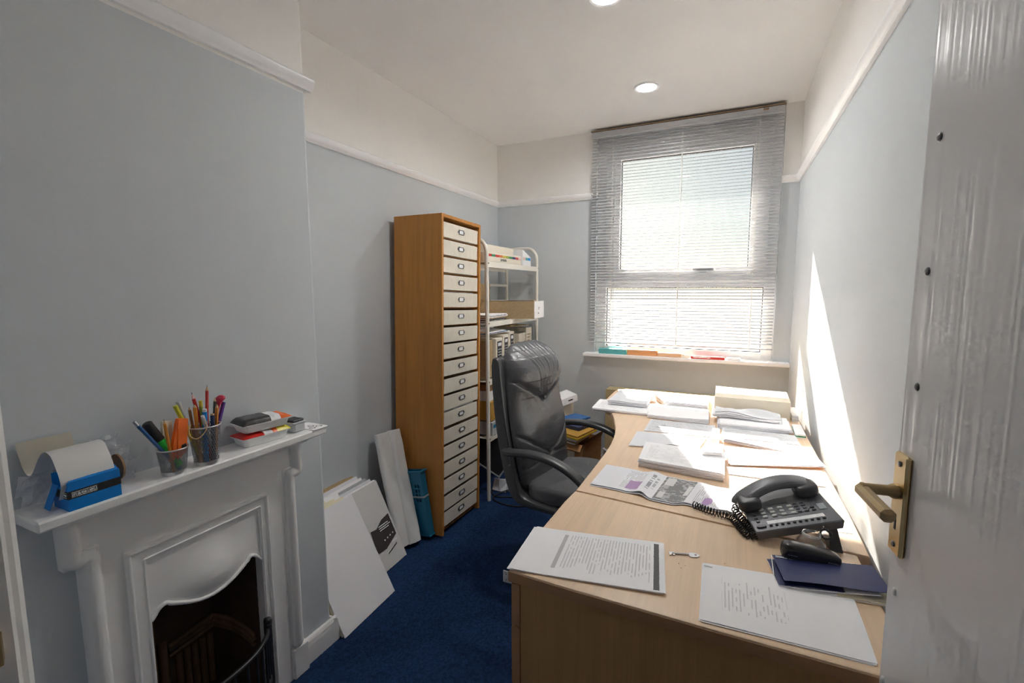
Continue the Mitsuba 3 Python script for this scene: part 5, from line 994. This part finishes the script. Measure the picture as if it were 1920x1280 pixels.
pile('small grey note under the right foot of the telephone', [(.268, 1.40), (.306, 1.405), (.306, 1.455), (.27, 1.45)], ZD, 1, .0006, [GR], jit=0, name='note')

# ================================================================ boxes beyond the chair, window sill things
whole('flat_carton', 'flat olive brown carton standing against the window wall behind the desk', 'box', hull([(x, y, z) for x, y in ((-.800, 3.285), (.30, 3.285), (.30, 3.40), (-.800, 3.40)) for z in (.001, .640)]), 'mat_olive_card')
k = thing('carton', 'open brown cardboard carton on the floor between the chair and the flat carton', 'box')
ob = [(-1.02, 2.78), (-.795, 2.70), (-.735, 2.92), (-.97, 3.00)]
obj('body', cat(qprism(ob, .001, .006), *[qprism([ob[i], ob[(i + 1) % 4], tuple(np.array(ob[(i + 1) % 4]) * .995 + np.array((-.88, 2.85)) * .005), tuple(np.array(ob[i]) * .995 + np.array((-.88, 2.85)) * .005)], .001, .405) for i in range(4)]), 'mat_carton', k)
obj('flap', hull([(-.795, 2.70, .405), (-.735, 2.92, .405), (-.715, 2.905, .455), (-.775, 2.70, .440), (-.793, 2.702, .405), (-.717, 2.903, .455)]), 'mat_carton', k); obj('flap', hull([(-1.02, 2.78, .404), (-.795, 2.70, .404), (-.80, 2.665, .372), (-1.02, 2.745, .372), (-1.02, 2.779, .406), (-.795, 2.699, .406)]), 'mat_carton', k)
obj('shipping_label', qprism([(-.90, 2.7355), (-.85, 2.7178), (-.8503, 2.7168), (-.9003, 2.7345)], .30, .35), 'mat_cardboard_light', k)
whole('folder', 'yellow edged ochre folder lying on the open carton', 'folder', cat(qprism([(-1.03, 2.75), (-.815, 2.66), (-.760, 2.89), (-.99, 2.97)], .457, .468)), 'mat_ochre')
whole('folder', 'yellow folder directly beneath the ochre one on the open carton', 'folder', qprism([(-1.035, 2.745), (-.812, 2.652), (-.757, 2.89), (-.99, 2.975)], .446, .456), 'mat_yellow')
pile('white papers under the yellow folder on the open carton', [(-1.02, 2.755), (-.83, 2.68), (-.80, 2.90), (-.98, 2.96)], .408, 4, .008, [W, 'mat_brown', W], jit=.005, name='paper_pile')
k = thing('book', 'dark navy book with a pale round sticker on top of the ochre folder', 'book')
obj('cover', rot(hull([(x, y, z) for x, y in ((-1.00, 2.83), (-.84, 2.77), (-.79, 2.93), (-.95, 3.02)) for z in (.470, .492)]), (0, 1, 0), 0), 'mat_navy', k); obj('sticker', mv(trimesh.creation.cylinder(.010, .001, sections=24), -.862, 2.872, .4928), 'mat_cream', k)
whole('booklet', 'dark blue booklet lying across the navy book', 'book', hull([(x, y, z) for x, y in ((-1.02, 2.90), (-.90, 2.86), (-.83, 3.00), (-.95, 3.05)) for z in (.494, .505)]), 'mat_blue_dark')
k = thing('box_file', 'cream box file with a lifted slotted lid standing in the corner behind the chair', 'box')
obj('body', qprism([(-1.135, 3.02), (-1.045, 2.985), (-1.000, 3.16), (-1.09, 3.19)], .001, .598), 'mat_cream', k)
obj('lid', hull([(-1.14, 3.015, .604), (-1.04, 2.985, .598), (-.965, 3.125, .618), (-1.06, 3.18, .632), (-1.14, 3.015, .607), (-1.04, 2.985, .601), (-.965, 3.125, .621), (-1.06, 3.18, .635)]), 'mat_label_white', k)
obj('lid_edge', hull([(-1.04, 2.985, .601), (-.965, 3.125, .621), (-1.035, 2.982, .555), (-.960, 3.122, .578), (-1.038, 2.984, .601), (-.963, 3.124, .621), (-1.033, 2.981, .555), (-.958, 3.121, .578)]), 'mat_label_white', k); obj('slot', hull([(-1.0, 3.046, .592), (-.98, 3.084, .597), (-1.0, 3.046, .584), (-.98, 3.084, .589), (-.9985, 3.045, .592), (-.9785, 3.083, .597), (-.9985, 3.045, .584), (-.9785, 3.083, .589)]), 'mat_black', k)
def bag(u, v):
    P = np.c_[u * 4, v * 4, 0 * u]; return np.stack([-.775 + .13 * u + .01 * v, 3.02 + .06 * (meshkit.noise(P) - .5) + .05 * v, .002 + .26 * v + .02 * meshkit.noise(P + 7)], 1)
whole('plastic_bag', 'grey crumpled plastic bag on the floor beside the open carton', 'bag', grid_solid(bag, 20, 20, (0, -.03, 0))[0], 'mat_bag')
# sill
ZS = .8864
whole('card_box', 'teal card box at the left end of the window sill', 'box', box(-.876, -.677, 3.360, 3.41, ZS, ZS + .036, .002), 'mat_teal_box')
whole('card_box', 'orange card box beside the teal box on the window sill', 'box', box(-.670, -.465, 3.360, 3.41, ZS, ZS + .038, .002), 'mat_orange_card')
k = thing('card_box', 'peach coloured patterned box with torn end beside the orange box on the window sill', 'box'); obj('box', box(-.460, -.305, 3.360, 3.40, ZS, ZS + .026, .003), 'mat_peach_card', k); obj('torn_end', hull([(-.305, 3.362, ZS), (-.25, 3.365, ZS), (-.25, 3.395, ZS), (-.305, 3.398, ZS), (-.305, 3.362, ZS + .025), (-.27, 3.37, ZS + .018), (-.255, 3.39, ZS + .012), (-.305, 3.398, ZS + .025)]), 'mat_cardboard_light', k)
k = thing('book', 'thin red book lying on the window sill', 'book'); obj('cover', box(-.242, -.035, 3.352, 3.40, ZS, ZS + .016, .001), 'mat_red', k); obj('title_strip', box(-.228, -.120, 3.3512, 3.3519, ZS + .007, ZS + .013), 'mat_label_white', k)
whole('pad', 'white pad lying right of the red book on the window sill', 'pad', box(-.024, .060, 3.360, 3.41, ZS, ZS + .014, .002), 'mat_label_white')
